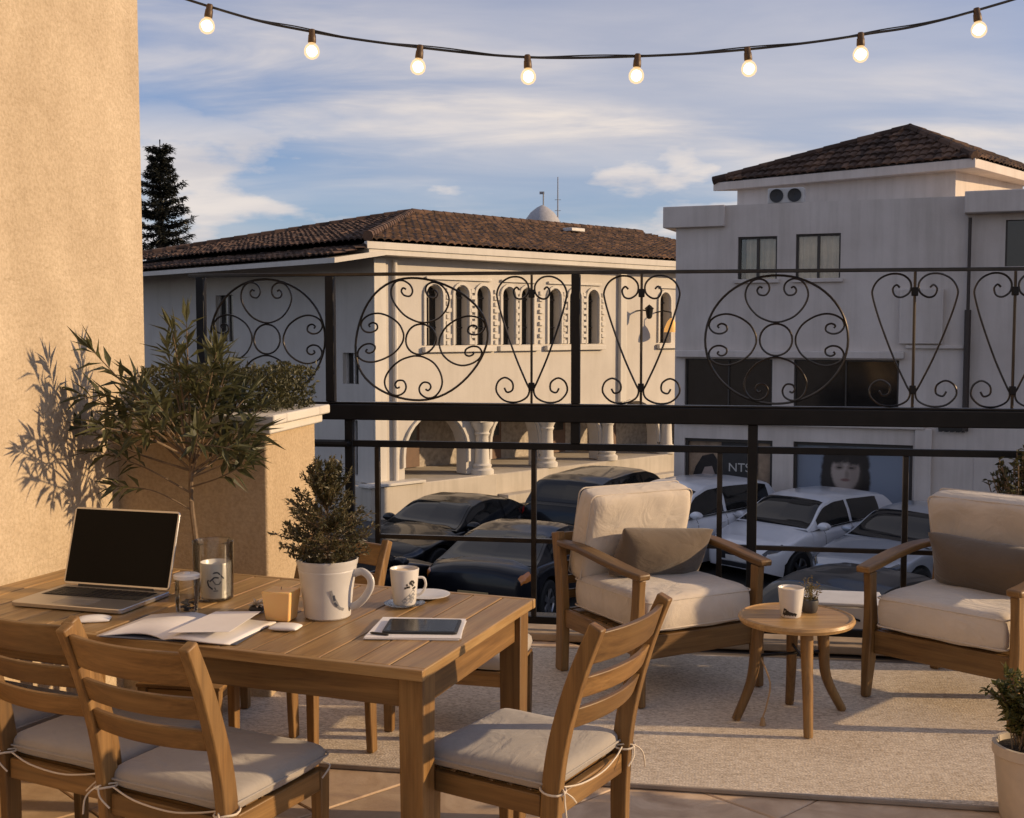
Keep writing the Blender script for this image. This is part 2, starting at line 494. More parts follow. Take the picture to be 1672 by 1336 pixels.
def m_glass():
    m, t, b = mat('clear_glass')
    t.nodes.remove(b)
    fr = t.nodes.new('ShaderNodeFresnel'); fr.inputs[0].default_value = 1.45
    tr = t.nodes.new('ShaderNodeBsdfTransparent'); tr.inputs[0].default_value = (0.965, 0.97, 0.96, 1)
    gl = t.nodes.new('ShaderNodeBsdfGlossy'); gl.inputs['Roughness'].default_value = 0.03
    ms = t.nodes.new('ShaderNodeMixShader')
    mu = t.nodes.new('ShaderNodeMath'); mu.operation = 'MULTIPLY'; mu.inputs[1].default_value = 0.85
    t.links.new(fr.outputs[0], mu.inputs[0])
    t.links.new(mu.outputs[0], ms.inputs[0]); t.links.new(tr.outputs[0], ms.inputs[1]); t.links.new(gl.outputs[0], ms.inputs[2])
    out = [n for n in t.nodes if n.type == 'OUTPUT_MATERIAL'][0]
    t.links.new(ms.outputs[0], out.inputs[0])
    # window pane: see-through sheet with a mirror-like skin
    m, t, b = mat('window_pane')
    t.nodes.remove(b)
    fr = t.nodes.new('ShaderNodeFresnel'); fr.inputs[0].default_value = 1.5
    tr = t.nodes.new('ShaderNodeBsdfTransparent'); tr.inputs[0].default_value = (0.95, 0.95, 0.94, 1)
    gl = t.nodes.new('ShaderNodeBsdfGlossy'); gl.inputs['Roughness'].default_value = 0.02
    ms = t.nodes.new('ShaderNodeMixShader')
    mu = t.nodes.new('ShaderNodeMath'); mu.operation = 'MULTIPLY_ADD'; mu.inputs[1].default_value = 1.0; mu.inputs[2].default_value = 0.05
    t.links.new(fr.outputs[0], mu.inputs[0])
    t.links.new(mu.outputs[0], ms.inputs[0]); t.links.new(tr.outputs[0], ms.inputs[1]); t.links.new(gl.outputs[0], ms.inputs[2])
    out = [n for n in t.nodes if n.type == 'OUTPUT_MATERIAL'][0]
    t.links.new(ms.outputs[0], out.inputs[0])
    m, t, b = mat('candle_wax')
    b.inputs['Base Color'].default_value = (0.80, 0.50, 0.20, 1)
    b.inputs['Subsurface Weight'].default_value = 0.5
    b.inputs['Subsurface Radius'].default_value = (0.05, 0.02, 0.008)
    b.inputs['Roughness'].default_value = 0.4
    m, t, b = mat('bulb_glow')
    b.inputs['Base Color'].default_value = (1, 0.8, 0.5, 1)
    b.inputs['Emission Color'].default_value = (1.0, 0.78, 0.46, 1)
    b.inputs['Emission Strength'].default_value = 14.0
    # frosted bulb: thin skin lit by the filament ball inside
    m, t, b = mat('bulb_skin')
    t.nodes.remove(b)
    tr = t.nodes.new('ShaderNodeBsdfTransparent'); em = t.nodes.new('ShaderNodeEmission')
    em.inputs[0].default_value = (1.0, 0.66, 0.30, 1); em.inputs[1].default_value = 1.5
    ms = t.nodes.new('ShaderNodeMixShader'); ms.inputs[0].default_value = 0.42
    t.links.new(tr.outputs[0], ms.inputs[1]); t.links.new(em.outputs[0], ms.inputs[2])
    out = [n for n in t.nodes if n.type == 'OUTPUT_MATERIAL'][0]
    t.links.new(ms.outputs[0], out.inputs[0])
    m, t, b = mat('orange_glow')
    b.inputs['Base Color'].default_value = (0.8, 0.42, 0.1, 1)
    b.inputs['Emission Color'].default_value = (1.0, 0.50, 0.14, 1)
    b.inputs['Emission Strength'].default_value = 0.45


m_glass()


def m_road():
    m, t, b = mat('asphalt')
    vec = coords(t, rand=False)
    f = nz(t, vec, 0.35, 6, 0.6)
    r = ramp(t, [(0.3, (0.040, 0.039, 0.040)), (0.7, (0.072, 0.069, 0.066))])
    t.links.new(f, r.inputs[0])
    t.links.new(r.outputs[0], b.inputs['Base Color'])
    b.inputs['Roughness'].default_value = 0.9
    bump(t, b, nz(t, vec, 60, 3), 0.5, 0.01)
    m, t, b = mat('paving')
    vec = coords(t, rand=False)
    f = nz(t, vec, 1.3, 6, 0.65)
    r = ramp(t, [(0.3, (0.22, 0.19, 0.155)), (0.7, (0.33, 0.285, 0.235))])
    t.links.new(f, r.inputs[0])
    t.links.new(r.outputs[0], b.inputs['Base Color'])
    b.inputs['Roughness'].default_value = 0.9


m_road()


def m_portrait():
    """print of a dark haired head on blue; object space x across, z up, centred between the eyes"""
    m, t, b = mat('portrait_print')
    tc = t.nodes.new('ShaderNodeTexCoord')
    cur = None

    def blob(cx, cz, rx, rz, soft, warp=0.02):
        mp = t.nodes.new('ShaderNodeMapping'); mp.vector_type = 'POINT'
        mp.inputs['Location'].default_value = (-cx / rx, 0, -cz / rz); mp.inputs['Scale'].default_value = (1 / rx, 0.0, 1 / rz)
        nn = t.nodes.new('ShaderNodeTexNoise'); nn.inputs['Scale'].default_value = 14; nn.inputs['Detail'].default_value = 4
        t.links.new(tc.outputs['Object'], nn.inputs['Vector'])
        t.links.new(tc.outputs['Object'], mp.inputs[0])
        ln = t.nodes.new('ShaderNodeVectorMath'); ln.operation = 'LENGTH'; t.links.new(mp.outputs[0], ln.inputs[0])
        ad = t.nodes.new('ShaderNodeMath'); ad.operation = 'MULTIPLY_ADD'; ad.inputs[1].default_value = warp / max(rx, rz) * 3
        t.links.new(nn.outputs['Fac'], ad.inputs[0]); t.links.new(ln.outputs['Value'], ad.inputs[2])
        mr = t.nodes.new('ShaderNodeMapRange'); mr.interpolation_type = 'SMOOTHSTEP'
        o = warp / max(rx, rz) * 1.5
        mr.inputs['From Min'].default_value = 1 + o + soft; mr.inputs['From Max'].default_value = 1 + o - soft
        t.links.new(ad.outputs[0], mr.inputs['Value'])
        return mr.outputs[0]

    def over(prev, col, fac, amt=1.0):
        mx = t.nodes.new('ShaderNodeMix'); mx.data_type = 'RGBA'
        if prev is None:
            mx.inputs['A'].default_value = (0.22, 0.26, 0.33, 1)
        else:
            t.links.new(prev, mx.inputs['A'])
        mx.inputs['B'].default_value = (*col, 1)
        if amt < 1:
            q = t.nodes.new('ShaderNodeMath'); q.operation = 'MULTIPLY'; q.inputs[1].default_value = amt
            t.links.new(fac, q.inputs[0]); fac = q.outputs[0]
        t.links.new(fac, mx.inputs['Factor'])
        return mx.outputs['Result']

    hair = (0.022, 0.017, 0.015); skin = (0.40, 0.33, 0.29); shade = (0.16, 0.12, 0.10)
    c = over(None, hair, blob(0, 0.05, 0.40, 0.46, 0.10, 0.03))
    c = over(c, hair, blob(-0.27, -0.22, 0.15, 0.32, 0.2, 0.04))
    c = over(c, hair, blob(0.27, -0.22, 0.15, 0.34, 0.2, 0.04))
    c = over(c, (0.10, 0.09, 0.09), blob(0, -0.62, 0.44, 0.26, 0.15, 0.03))
    c = over(c, shade, blob(0, -0.36, 0.13, 0.20, 0.25))
    c = over(c, skin, blob(0, -0.06, 0.235, 0.335, 0.12))
    c = over(c, shade, blob(0.15, -0.10, 0.10, 0.26, 0.7), 0.45)
    c = over(c, shade, blob(-0.105, 0.0, 0.075, 0.040, 0.6), 0.8)
    c = over(c, shade, blob(0.105, 0.0, 0.075, 0.040, 0.6), 0.8)
    c = over(c, hair, blob(-0.10, -0.004, 0.040, 0.014, 0.5, 0.004))
    c = over(c, hair, blob(0.10, -0.004, 0.040, 0.014, 0.5, 0.004))
    c = over(c, shade, blob(0.025, -0.12, 0.035, 0.075, 0.7), 0.6)
    c = over(c, (0.21, 0.11, 0.10), blob(0, -0.215, 0.075, 0.026, 0.5, 0.004))
    c = over(c, hair, blob(-0.13, 0.20, 0.20, 0.14, 0.35, 0.05))
    c = over(c, hair, blob(0.15, 0.19, 0.17, 0.15, 0.35, 0.05))
    t.links.new(c, b.inputs['Base Color'])
    b.inputs['Roughness'].default_value = 0.35


m_portrait()
plain('ground_earth', (0.16, 0.13, 0.10), 0.95, var=0.2, nscale=0.2)


# ------------------------------------------------------------------ mesh helpers
class MB:
    def __init__(s):
        s.v = []; s.f = []

    def add(s, vs, fs):
        o = len(s.v)
        s.v.extend(V(p) for p in vs)
        s.f.extend([tuple(i + o for i in f) for f in fs])
        return s

    def box(s, c, size, rot=None, taper=1.0):
        c = V(c); x, y, z = size[0] / 2, size[1] / 2, size[2] / 2
        vs = []
        for k in (-1, 1):
            tp = taper if k < 0 else 1.0
            for (i, j) in ((-1, -1), (1, -1), (1, 1), (-1, 1)):
                p = V((i * x * tp, j * y * tp, k * z))
                if rot is not None:
                    p = rot @ p
                vs.append(c + p)
        return s.add(vs, [(3, 2, 1, 0), (4, 5, 6, 7), (0, 1, 5, 4), (1, 2, 6, 5), (2, 3, 7, 6), (3, 0, 4, 7)])

    def sweep(s, pts, prof, up=(0, 0, 1), closed=False, scales=None):
        """prof: list of (a,b) in the frame (side, up); swept along pts"""
        pts = [V(p) for p in pts]; n = len(pts); m = len(prof); up = V(up)
        rings = []
        for i, p in enumerate(pts):
            if closed:
                d = pts[(i + 1) % n] - pts[i - 1]
            else:
                d = pts[min(i + 1, n - 1)] - pts[max(i - 1, 0)]
            d.normalize()
            side = d.cross(up)
            if side.length < 1e-4:
                side = d.cross(V((1, 0, 0)))
            side.normalize()
            u = side.cross(d); u.normalize()
            k = scales[i] if scales else 1.0
            if not isinstance(k, tuple):
                k = (k, k)
            rings.append([p + side * (a * k[0]) + u * (b * k[1]) for a, b in prof])
        vs = [q for r in rings for q in r]
        fs = []
        rng = n if closed else n - 1
        for i in range(rng):
            j = (i + 1) % n
            for k in range(m):
                l = (k + 1) % m
                fs.append((i * m + k, i * m + l, j * m + l, j * m + k))
        if not closed:
            fs.append(tuple(range(m - 1, -1, -1)))
            fs.append(tuple((n - 1) * m + k for k in range(m)))
        return s.add(vs, fs)

    def tube(s, pts, r, n=8, closed=False, scales=None, up=(0, 0, 1)):
        prof = [(r * math.cos(2 * math.pi * k / n), r * math.sin(2 * math.pi * k / n)) for k in range(n)]
        return s.sweep(pts, prof, up, closed, scales)

    def lathe(s, prof, n=28, c=(0, 0, 0), rot=None):
        c = V(c); vs = []; fs = []
        m = len(prof)
        for i in range(n):
            a = 2 * math.pi * i / n
            for (r, z) in prof:
                p = V((r * math.cos(a), r * math.sin(a), z))
                if rot is not None:
                    p = rot @ p
                vs.append(c + p)
        for i in range(n):
            j = (i + 1) % n
            for k in range(m - 1):
                fs.append((i * m + k, j * m + k, j * m + k + 1, i * m + k + 1))
        return s.add(vs, fs)

    def prism(s, poly, fn, d0, d1):
        """poly (a,b) extruded from d0 to d1 through fn(a,b,d)"""
        n = len(poly)
        vs = [fn(a, b, d0) for a, b in poly] + [fn(a, b, d1) for a, b in poly]
        fs = [tuple(range(n - 1, -1, -1)), tuple(range(n, 2 * n))]
        for k in range(n):
            l = (k + 1) % n
            fs.append((k, l, n + l, n + k))
        return s.add(vs, fs)

    def leaf(s, p, d, nrm, ln, w, curl=0.15):
        d = V(d).normalized(); nrm = V(nrm)
        side = d.cross(nrm)
        if side.length < 1e-4:
            side = d.cross(V((0.3, 0.9, 0.2)))
        side.normalize(); up = side.cross(d)
        p = V(p)
        a = p + d * ln * 0.42
        t = p + d * ln - up * (curl * ln)
        return s.add([p, a + side * w / 2 + up * w * 0.2, a - up * (curl * ln * 0.1), a - side * w / 2 + up * w * 0.2, t],
                     [(0, 1, 2), (0, 2, 3), (1, 4, 2), (2, 4, 3)])

    def build(s, name, material, parent=None, smooth=False, bevel=0.0, seg=2, sub=0, angle=38, loc=None, rotz=None):
        me = bpy.data.meshes.new(name)
        me.from_pydata([tuple(p) for p in s.v], [], s.f)
        me.validate(verbose=False)
        bm = bmesh.new(); bm.from_mesh(me)
        bmesh.ops.recalc_face_normals(bm, faces=bm.faces)
        bm.to_mesh(me); bm.free()
        me.materials.append(MATS[material])
        if smooth or bevel or sub:
            for p in me.polygons:
                p.use_smooth = True
            if not sub:
                me.set_sharp_from_angle(angle=R(angle))
        o = bpy.data.objects.new(name, me)
        COL.objects.link(o)
        if parent is not None:
            o.parent = parent
        if loc is not None:
            o.location = loc
        if rotz is not None:
            o.rotation_euler = (0, 0, rotz)
        if bevel:
            b = o.modifiers.new('bevel', 'BEVEL'); b.width = bevel; b.segments = seg; b.limit_method = 'ANGLE'; b.angle_limit = R(35)
        if sub:
            b = o.modifiers.new('sub', 'SUBSURF'); b.levels = sub; b.render_levels = sub
        return o


def raw(name, vs, fs, material, parent=None, smooth=False):
    """mesh without normal fixing, for scattered faces"""
    me = bpy.data.meshes.new(name)
    me.from_pydata([tuple(p) for p in vs], [], fs)
    me.materials.append(MATS[material])
    if smooth:
        for p in me.polygons:
            p.use_smooth = True
    o = bpy.data.objects.new(name, me)
    COL.objects.link(o)
    if parent is not None:
        o.parent = parent
    return o


def tag(o, label=None, cat=None, group=None, kind=None):
    if label: o['label'] = label
    if cat: o['category'] = cat
    if group: o['group'] = group
    if kind: o['kind'] = kind
    return o


def thing(name, label, cat, loc=(0, 0, 0), rotz=0.0, group=None):
    o = bpy.data.objects.new(name, None)
    COL.objects.link(o)
    o.empty_display_size = 0.1
    o.location = loc
    o.rotation_euler = (0, 0, rotz)
    return tag(o, label, cat, group)


def copy_tree(o, parent=None):
    c = o.copy()
    COL.objects.link(c)
    if parent is not None:
        c.parent = parent
    for ch in list(o.children):
        copy_tree(ch, c)
    return c


def catmull(pts, n=8, closed=False):
    pts = [V(p) for p in pts]
    out = []
    m = len(pts)
    rng = range(m) if closed else range(m - 1)
    for i in rng:
        if closed:
            p0, p1, p2, p3 = pts[i - 1], pts[i], pts[(i + 1) % m], pts[(i + 2) % m]
        else:
            p0 = pts[max(i - 1, 0)]; p1 = pts[i]; p2 = pts[i + 1]; p3 = pts[min(i + 2, m - 1)]
        for k in range(n):
            t = k / n
            out.append(0.5 * ((2 * p1) + (p2 - p0) * t + (2 * p0 - 5 * p1 + 4 * p2 - p3) * t * t + (3 * p1 - p0 - 3 * p2 + p3) * t ** 3))
    if not closed:
        out.append(pts[-1])
    return out


def lerp_tab(tab, x):
    if x <= tab[0][0]:
        return tab[0][1]
    for (a, va), (b, vb) in zip(tab, tab[1:]):
        if x <= b:
            t = (x - a) / (b - a)
            t = t * t * (3 - 2 * t) * 0.5 + t * 0.5
            return va + (vb - va) * t
    return tab[-1][1]


def rotz(a):
    return Matrix.Rotation(a, 3, 'Z')


def cushion(mb, w, d, h, n=18, pw=9.0, rt=3.0, puff=0.12, wob=0.0, seed=0, fn=None):
    """closed soft box: w (x) by d (y) by h (z), centred on the origin"""
    def samp(k):
        t = 2.0 * k / n - 1
        return math.copysign(1 - (1 - abs(t)) ** 1.8, t)
    def e(u):
        return max(0.0, 1 - abs(u) ** pw) ** (1 / rt)
    fn = fn or (lambda p: p)
    idx = {}
    vs = []; fs = []
    for side in (1, -1):
        for i in range(n + 1):
            for j in range(n + 1):
                u, v_ = samp(i), samp(j)
                edge = i in (0, n) or j in (0, n)
                key = (i, j) if edge else (i, j, side)
                if key in idx:
                    continue
                cr = 1 - 0.05 * (abs(u) ** 6) * (abs(v_) ** 6)
                z = side * h / 2 * e(u) * e(v_) * (1 + puff * (1 - u * u) * (1 - v_ * v_))
                bulge = 1 - 0.03 * (u * u) * 0 
                p = V((w / 2 * u * cr * bulge, d / 2 * v_ * cr, z))
                if wob:
                    q = V((p.x * 7 + seed, p.y * 7, p.z * 5 + side))
                    p.z += wob * noise.noise(q) * e(u) * e(v_)
                    p.x += wob * 0.5 * noise.noise(q + V((9, 0, 0)))
                idx[key] = len(vs); vs.append(fn(p))
    def g(i, j, side):
        return idx[(i, j)] if (i in (0, n) or j in (0, n)) else idx[(i, j, side)]
    for side in (1, -1):
        for i in range(n):
            for j in range(n):
                q = (g(i, j, side), g(i + 1, j, side), g(i + 1, j + 1, side), g(i, j + 1, side))
                fs.append(q if side > 0 else q[::-1])
    return mb.add(vs, fs)


def rounded_loop(w, d, z, r=0.03, n=5):
    pts = []
    for (sx, sy, a0) in ((1, 1, 0), (-1, 1, 90), (-1, -1, 180), (1, -1, 270)):
        for k in range(n + 1):
            a = R(a0 + 90 * k / n)
            pts.append(V((sx * (w / 2 - r) + r * math.cos(a), sy * (d / 2 - r) + r * math.sin(a), z)))
    return pts

# ================================================================== THE SETTING
ZG = -2.17                                   # street level; the terrace floor is z = 0
TY = R(-9.8)                                 # the terrace grid, turned with its railing
TD_ = V((math.cos(TY), math.sin(TY), 0))     # along the railing, to the right
TN_ = V((-math.sin(TY), math.cos(TY), 0))    # away from the camera
RO = V((0.21, 6.30, 0))                      # point on the railing line


def T(u, v, z=0.0):
    return RO + TD_ * u + TN_ * v + V((0, 0, z))


# ground to the horizon, the parking street and the far pavement
g = MB(); g.add([(-900, -900, ZG - 0.02), (900, -900, ZG - 0.02), (900, 900, ZG - 0.02), (-900, 900, ZG - 0.02)], [(0, 1, 2, 3)])
tag(g.build('ground', 'ground_earth'), 'bare earth reaching to the horizon', kind='structure')
g = MB(); g.add([(-40, 3, ZG), (40, 3, ZG), (40, 60, ZG), (-40, 60, ZG)], [(0, 1, 2, 3)])
tag(g.build('street', 'asphalt'), 'dark asphalt of the parking street below', kind='structure')

# terrace slab
g = MB()
g.prism([(-2.3, -9.0), (5.5, -9.0), (5.5, 0.16), (-2.3, 0.16)], lambda a, b, d: T(a, b, d), ZG - 0.01, -0.012)
terrace = tag(g.build('terrace_floor', 'grout'), 'stone floor of the terrace laid with diagonal tan flagstones', kind='structure')
# flagstones laid on the diagonal, each a piece of its own
TS = 0.56
ta = R(-47)
tx = V((math.cos(ta), math.sin(ta), 0)); ty_ = V((-math.sin(ta), math.cos(ta), 0))
stone_meshes = []


def stone_mesh(k):
    rnd = random.Random(k)
    w = TS - 0.007
    z1 = 0.0
    mb = MB()
    b_ = 0.004
    c = [(-w / 2, -w / 2), (w / 2, -w / 2), (w / 2, w / 2), (-w / 2, w / 2)]
    c = [(a + rnd.uniform(-.0015, .0015), b + rnd.uniform(-.0015, .0015)) for a, b in c]
    top = [(a * (1 - 2 * b_ / w), b * (1 - 2 * b_ / w)) for a, b in c]
    vs = [(a, b, -0.0118) for a, b in c] + [(a, b, z1 - b_) for a, b in c] + [(a, b, z1) for a, b in top]
    fs = [(8, 9, 10, 11)]
    for q in range(2):
        for k2 in range(4):
            l = (k2 + 1) % 4
            fs.append((q * 4 + k2, q * 4 + l, q * 4 + 4 + l, q * 4 + 4 + k2))
    mb.add(vs, fs)
    o = mb.build('flagstone', 'flagstone', terrace)
    return o


protos = [stone_mesh(k) for k in range(4)]
used = [False] * 4
for i in range(-12, 13):
    for j in range(-12, 13):
        p = V((0.1, 3.55, 0)) + tx * (i * TS) + ty_ * (j * TS)
        q = p - RO
        u, v = q.dot(TD_), q.dot(TN_)
        if not (-2.0 < u < 2.9 and -4.4 < v < -0.3):
            continue
        k = (i * 7 + j * 13) % 4
        if not used[k]:
            o = protos[k]; used[k] = True
        else:
            o = protos[k].copy(); COL.objects.link(o); o.parent = terrace
        o.location = p + V((0, 0, random.uniform(-0.0012, 0.0012)))
        o.rotation_euler = (0, 0, ta + R(90) * ((i + j) % 4))
for k in range(4):
    if not used[k]:
        bpy.data.objects.remove(protos[k])

g = MB(); g.prism([(-2.25, -0.09), (5.4, -0.09), (5.4, 0.13), (-2.25, 0.13)], lambda a, b, d: T(a, b, d), 0.002, 0.045)
tag(g.build('terrace_kerb', 'kerb_stone', bevel=0.008), 'low tan stone kerb under the railing', kind='structure')

# plaster wall on the left of the terrace
WE = V((-1.735, 5.60, 0))                    # far end of its sunlit face
wd = V((-0.158, -0.987, 0)).normalized()     # towards the camera
wn = V((-wd.y, wd.x, 0)) * -1                # to the left, away from the terrace
wn = V((wd.y, -wd.x, 0)); wn = wn if wn.x < 0 else -wn
g = MB()
nu, nz_ = 26, 22
g.prism([(0, -0.01), (7.5, -0.01), (7.5, 5.2), (0, 5.2)], lambda a, b, d: WE + wd * a + wn * d + V((0, 0, b)), 0.0, 0.32)
plaster = g.build('plaster_wall', 'stucco', bevel=0.02, seg=3)
tag(plaster, 'tall warm beige roughcast plaster wall carrying the shadow of the little tree', 'wall')

# raised plaster planter in front of the railing, its cap and hedge
PA = V((-1.085, 5.20, 0))                    # near right foot
pd = V((0.16, 0.987, 0)).normalized(); pw_ = V((-0.987, 0.16, 0)).normalized()


def PF(a, b, z):
    return PA + pw_ * a + pd * b + V((0, 0, z))


pl = thing('plaster_planter', 'raised plaster planter box between the beige wall and the railing', 'planter', PA)
g = MB(); g.prism([(0, 0), (0.84, 0), (0.84, 0.66), (0, 0.66)], lambda a, b, d: PF(a, b, d) - PA, 0.002, 1.245)
g.build('body', 'planter_stucco', pl, bevel=0.012, seg=3)
g = MB()
for (a0, a1, b0, b1) in ((-0.06, 0.72, -0.06, 0.10), (-0.06, 0.72, 0.56, 0.72), (-0.06, 0.10, 0.10, 0.56)):
    g.prism([(a0, b0), (a1, b0), (a1, b1), (a0, b1)], lambda a, b, d: PF(a, b, d) - PA, 1.248, 1.292)
g.build('cap', 'cream_trim', pl, bevel=0.008)
g = MB(); g.prism([(-.03, -.03), (0.72, -.03), (0.72, .69), (-.03, .69)], lambda a, b, d: PF(a, b, d) - PA, 1.205, 1.2455); g.build('cap_moulding', 'cream_trim', pl, bevel=0.008)
g = MB(); g.prism([(0.1, 0.1), (0.68, 0.1), (0.68, 0.56), (0.1, 0.56)], lambda a, b, d: PF(a, b, d) - PA, 1.2465, 1.275)
g.build('soil', 'soil', pl)
hd = thing('box_hedge', 'small clipped dark green hedge growing in the plaster planter', 'hedge', PA)
g = MB(); rnd = random.Random(11)
for k in range(7600):
    a = -0.03 + 0.72 * rnd.random() ** 1.25; b = rnd.uniform(0.06, 0.62); z = rnd.uniform(1.29, 1.53)
    # shell-weighted so the outline is leafy
    if 0.1 < a < 0.6 and 0.16 < b < 0.5 and z < 1.42 and rnd.random() < 0.8:
        continue
    top = 1.485 + 0.05 * noise.noise(V((a * 6, b * 6, 0)))
    if z > top:
        continue
    d = V((rnd.gauss(0, 1), rnd.gauss(0, 1), rnd.gauss(0.5, 1))).normalized()
    g.leaf(PF(a, b, z) - PA, d, V((rnd.gauss(0, 1), rnd.gauss(0, 1), 1)), rnd.uniform(.018, .032), rnd.uniform(.010, .016))
raw('foliage', g.v, g.f, 'box_leaf', hd)
g = MB()
for k in range(7):
    a = 0.14 + k * 0.075
    pts = [PF(a, 0.3, 1.26) - PA, PF(a + rnd.uniform(-.03, .03), 0.3 + rnd.uniform(-.1, .1), 1.36) - PA, PF(a + rnd.uniform(-.05, .05), 0.3 + rnd.uniform(-.15, .15), 1.44) - PA]
    g.tube(pts, 0.006, 5)
g.build('stem', 'dark_bark', hd)

# ------------------------------------------------------------------ buildings


def frame(O, d):
    O = V(O); d = V(d).normalized(); n = V((d.y, -d.x, 0))    # n: outward (towards the viewer)
    return lambda u, dd, z: O + d * u + n * dd + V((0, 0, z))


def wall_band(mb, F, u0, u1, z0, z1, ops, t=0.2, d=0.0):
    """wall strip with openings (a0,a1,b0,b1,arched); the reveals go back by t"""
    def quad(a0, a1, b0, b1):
        if a1 - a0 > 1e-4 and b1 - b0 > 1e-4:
            mb.add([F(a0, d, b0), F(a1, d, b0), F(a1, d, b1), F(a0, d, b1)], [(0, 1, 2, 3)])
    cur = u0
    for (a0, a1, b0, b1, arch) in sorted(ops):
        quad(cur, a0, z0, z1)
        quad(a0, a1, z0, b0)
        cur = a1
        if arch:
            r = (a1 - a0) / 2; k = arch; c = (a0 + a1) / 2; zs = b1 - r * k; n = 12
            arc = [(c - r * math.cos(math.pi * i / n), zs + r * k * math.sin(math.pi * i / n)) for i in range(n + 1)]
        else:
            arc = [(a0, b1), (a1, b1)]
        for (p, q) in zip(arc, arc[1:]):
            mb.add([F(p[0], d, p[1]), F(q[0], d, q[1]), F(q[0], d, z1), F(p[0], d, z1)], [(0, 1, 2, 3)])
        ring = [(a0, b0)] + arc + [(a1, b0)]
        if not (b0 <= z0 + 1e-6):
            ring = ring + [(a0, b0)]
        for (p, q) in zip(ring, ring[1:]):
            mb.add([F(p[0], d, p[1]), F(q[0], d, q[1]), F(q[0], d - t, q[1]), F(p[0], d - t, p[1])], [(0, 1, 2, 3)])
    quad(cur, u1, z0, z1)


def pane(F, a0, a1, b0, b1, d, arch=0.0):
    mb = MB()
    if arch:
        r = (a1 - a0) / 2; c = (a0 + a1) / 2; zs = b1 - r * arch; n = 12
        poly = [(a0, b0), (a1, b0)] + [(c + r * math.cos(math.pi * i / n), zs + r * arch * math.sin(math.pi * i / n)) for i in range(n + 1)]
    else:
        poly = [(a0, b0), (a1, b0), (a1, b1), (a0, b1)]
    mb.prism(poly, lambda a, b, dd: F(a, dd, b), d - 0.012, d)
    return mb


def bars(F, rects, d0, d1):
    mb = MB()
    for (a0, a1, b0, b1) in rects:
        mb.prism([(a0, b0), (a1, b0), (a1, b1), (a0, b1)], lambda a, b, dd: F(a, dd, b), d0, d1)
    return mb


def tile_slope(mb, E0, E1, up, S, l, r, row=0.27, pitch=0.205, h=0.042):
    """rows of half-round tiles on a slope: eave E0-E1, slope direction up (unit), length S;
    l(t), r(t) give the ends along the eave at distance t up the slope"""
    E0 = V(E0); E1 = V(E1); e = (E1 - E0); e.normalize(); up = V(up).normalized()
    nrm = e.cross(up); nrm.normalize()
    if nrm.z < 0:
        nrm = -nrm
    rows = int(S / row)
    sub = 5
    for k in range(rows + 1):
        t0 = k * row; t1 = min(S, t0 + row * 1.06)
        if t0 >= S - 0.02:
            break
        a, b = l((t0 + t1) / 2), r((t0 + t1) / 2)
        if b - a < pitch * 0.6:
            continue
        n0 = math.floor(a / pitch); n1 = math.ceil(b / pitch)
        us = []
        for c in range(n0, n1):
            for q in range(sub):
                us.append((c + q / sub) * pitch)
        us.append(n1 * pitch)
        us = [u for u in us if a <= u <= b]
        us = [a] + us + [b]
        vs = []; fs = []
        jit = [random.uniform(-.016, .022) for _ in range(n1 - n0 + 3)]
        for u in us:
            ph = (u / pitch) % 1.0
            hh = h * abs(math.sin(math.pi * ph)) ** 0.7
            jj = jit[int(u / pitch - n0)]
            vs.append(E0 + e * u + up * (t0 - jj) + nrm * (hh + 0.045 + jj))
            vs.append(E0 + e * u + up * t1 + nrm * (hh * 0.85 + 0.012))
            vs.append(E0 + e * u + up * (t0 - jj) + nrm * (hh + 0.010))
        for i in range(len(us) - 1):
            fs.append((3 * i, 3 * i + 3, 3 * i + 4, 3 * i + 1))
            fs.append((3 * i + 2, 3 * i + 5, 3 * i + 3, 3 * i))
        mb.add(vs, fs)


def hip_line(mb, p, q, r=0.11, seg=0.36):
    p = V(p); q = V(q); L = (q - p).length; n = max(2, int(L / seg)); d = (q - p) / L
    for k in range(n):
        a = p + d * (L * k / n); b = p + d * (L * (k + 1.12) / n)
        mb.tube([a, b], r, 8, scales=[1.0, 0.85])


# ---- white villa at the left, seen on its corner
LC = V((-2.82, 24.0, 0))
FR = frame(LC, (0.72, 0.694, 0))              # sunlit facade, u runs away to the right
dL = V((-0.694, 0.72, 0)).normalized()        # shaded facade runs away to the left
dR = V((0.72, 0.694, 0)).normalized()


def FL(u, dd, z):
    return LC + dL * u - dR * dd + V((0, 0, z))


villa = thing('white_villa', 'cream corner villa with brown hipped tile roof and a row of narrow arched windows', 'house')
g = MB()
LEN, WID = 15.0, 11.0
EZ = 3.22
up_windows = [(1.61, .42), (2.39, .36), (3.02, .36), (3.80, .36), (4.38, .36), (5.29, .36), (5.98, .36), (6.62, .36), (9.37, .40), (10.6, .36), (11.4, .36)]
ops = [(u - w / 2, u + w / 2, 1.34, 2.62, 1.0) for u, w in up_windows]
wall_band(g, FR, 0.0, LEN, 0.10, EZ - 0.05, ops, 0.24)
gops = [(0.80, 2.52, -1.48, -0.12, 1.0), (3.26, 4.76, -1.48, -0.12, 1.0), (5.12, 6.86, -1.48, -0.12, 1.0), (7.26, 9.1, -1.48, -0.12, 1.0), (9.6, 11.4, -1.48, -0.12, 1.0)]
wall_band(g, FR, 0.0, LEN, -1.48, 0.10, gops, 0.32)
lops = [(0.50, 1.05, 0.55, 1.20, 0), (0.55, 1.0, -1.35, -0.2, 0), (4.0, 4.9, -1.1, 0.0, 0), (5.4, 6.2, 1.4, 2.5, 0)]
wall_band(g, FL, 0.0, WID, 0.4, EZ - 0.05, [lops[0], lops[3]], 0.18)
wall_band(g, FL, 0.0, WID, -1.48, 0.4, [lops[1], lops[2]], 0.18)
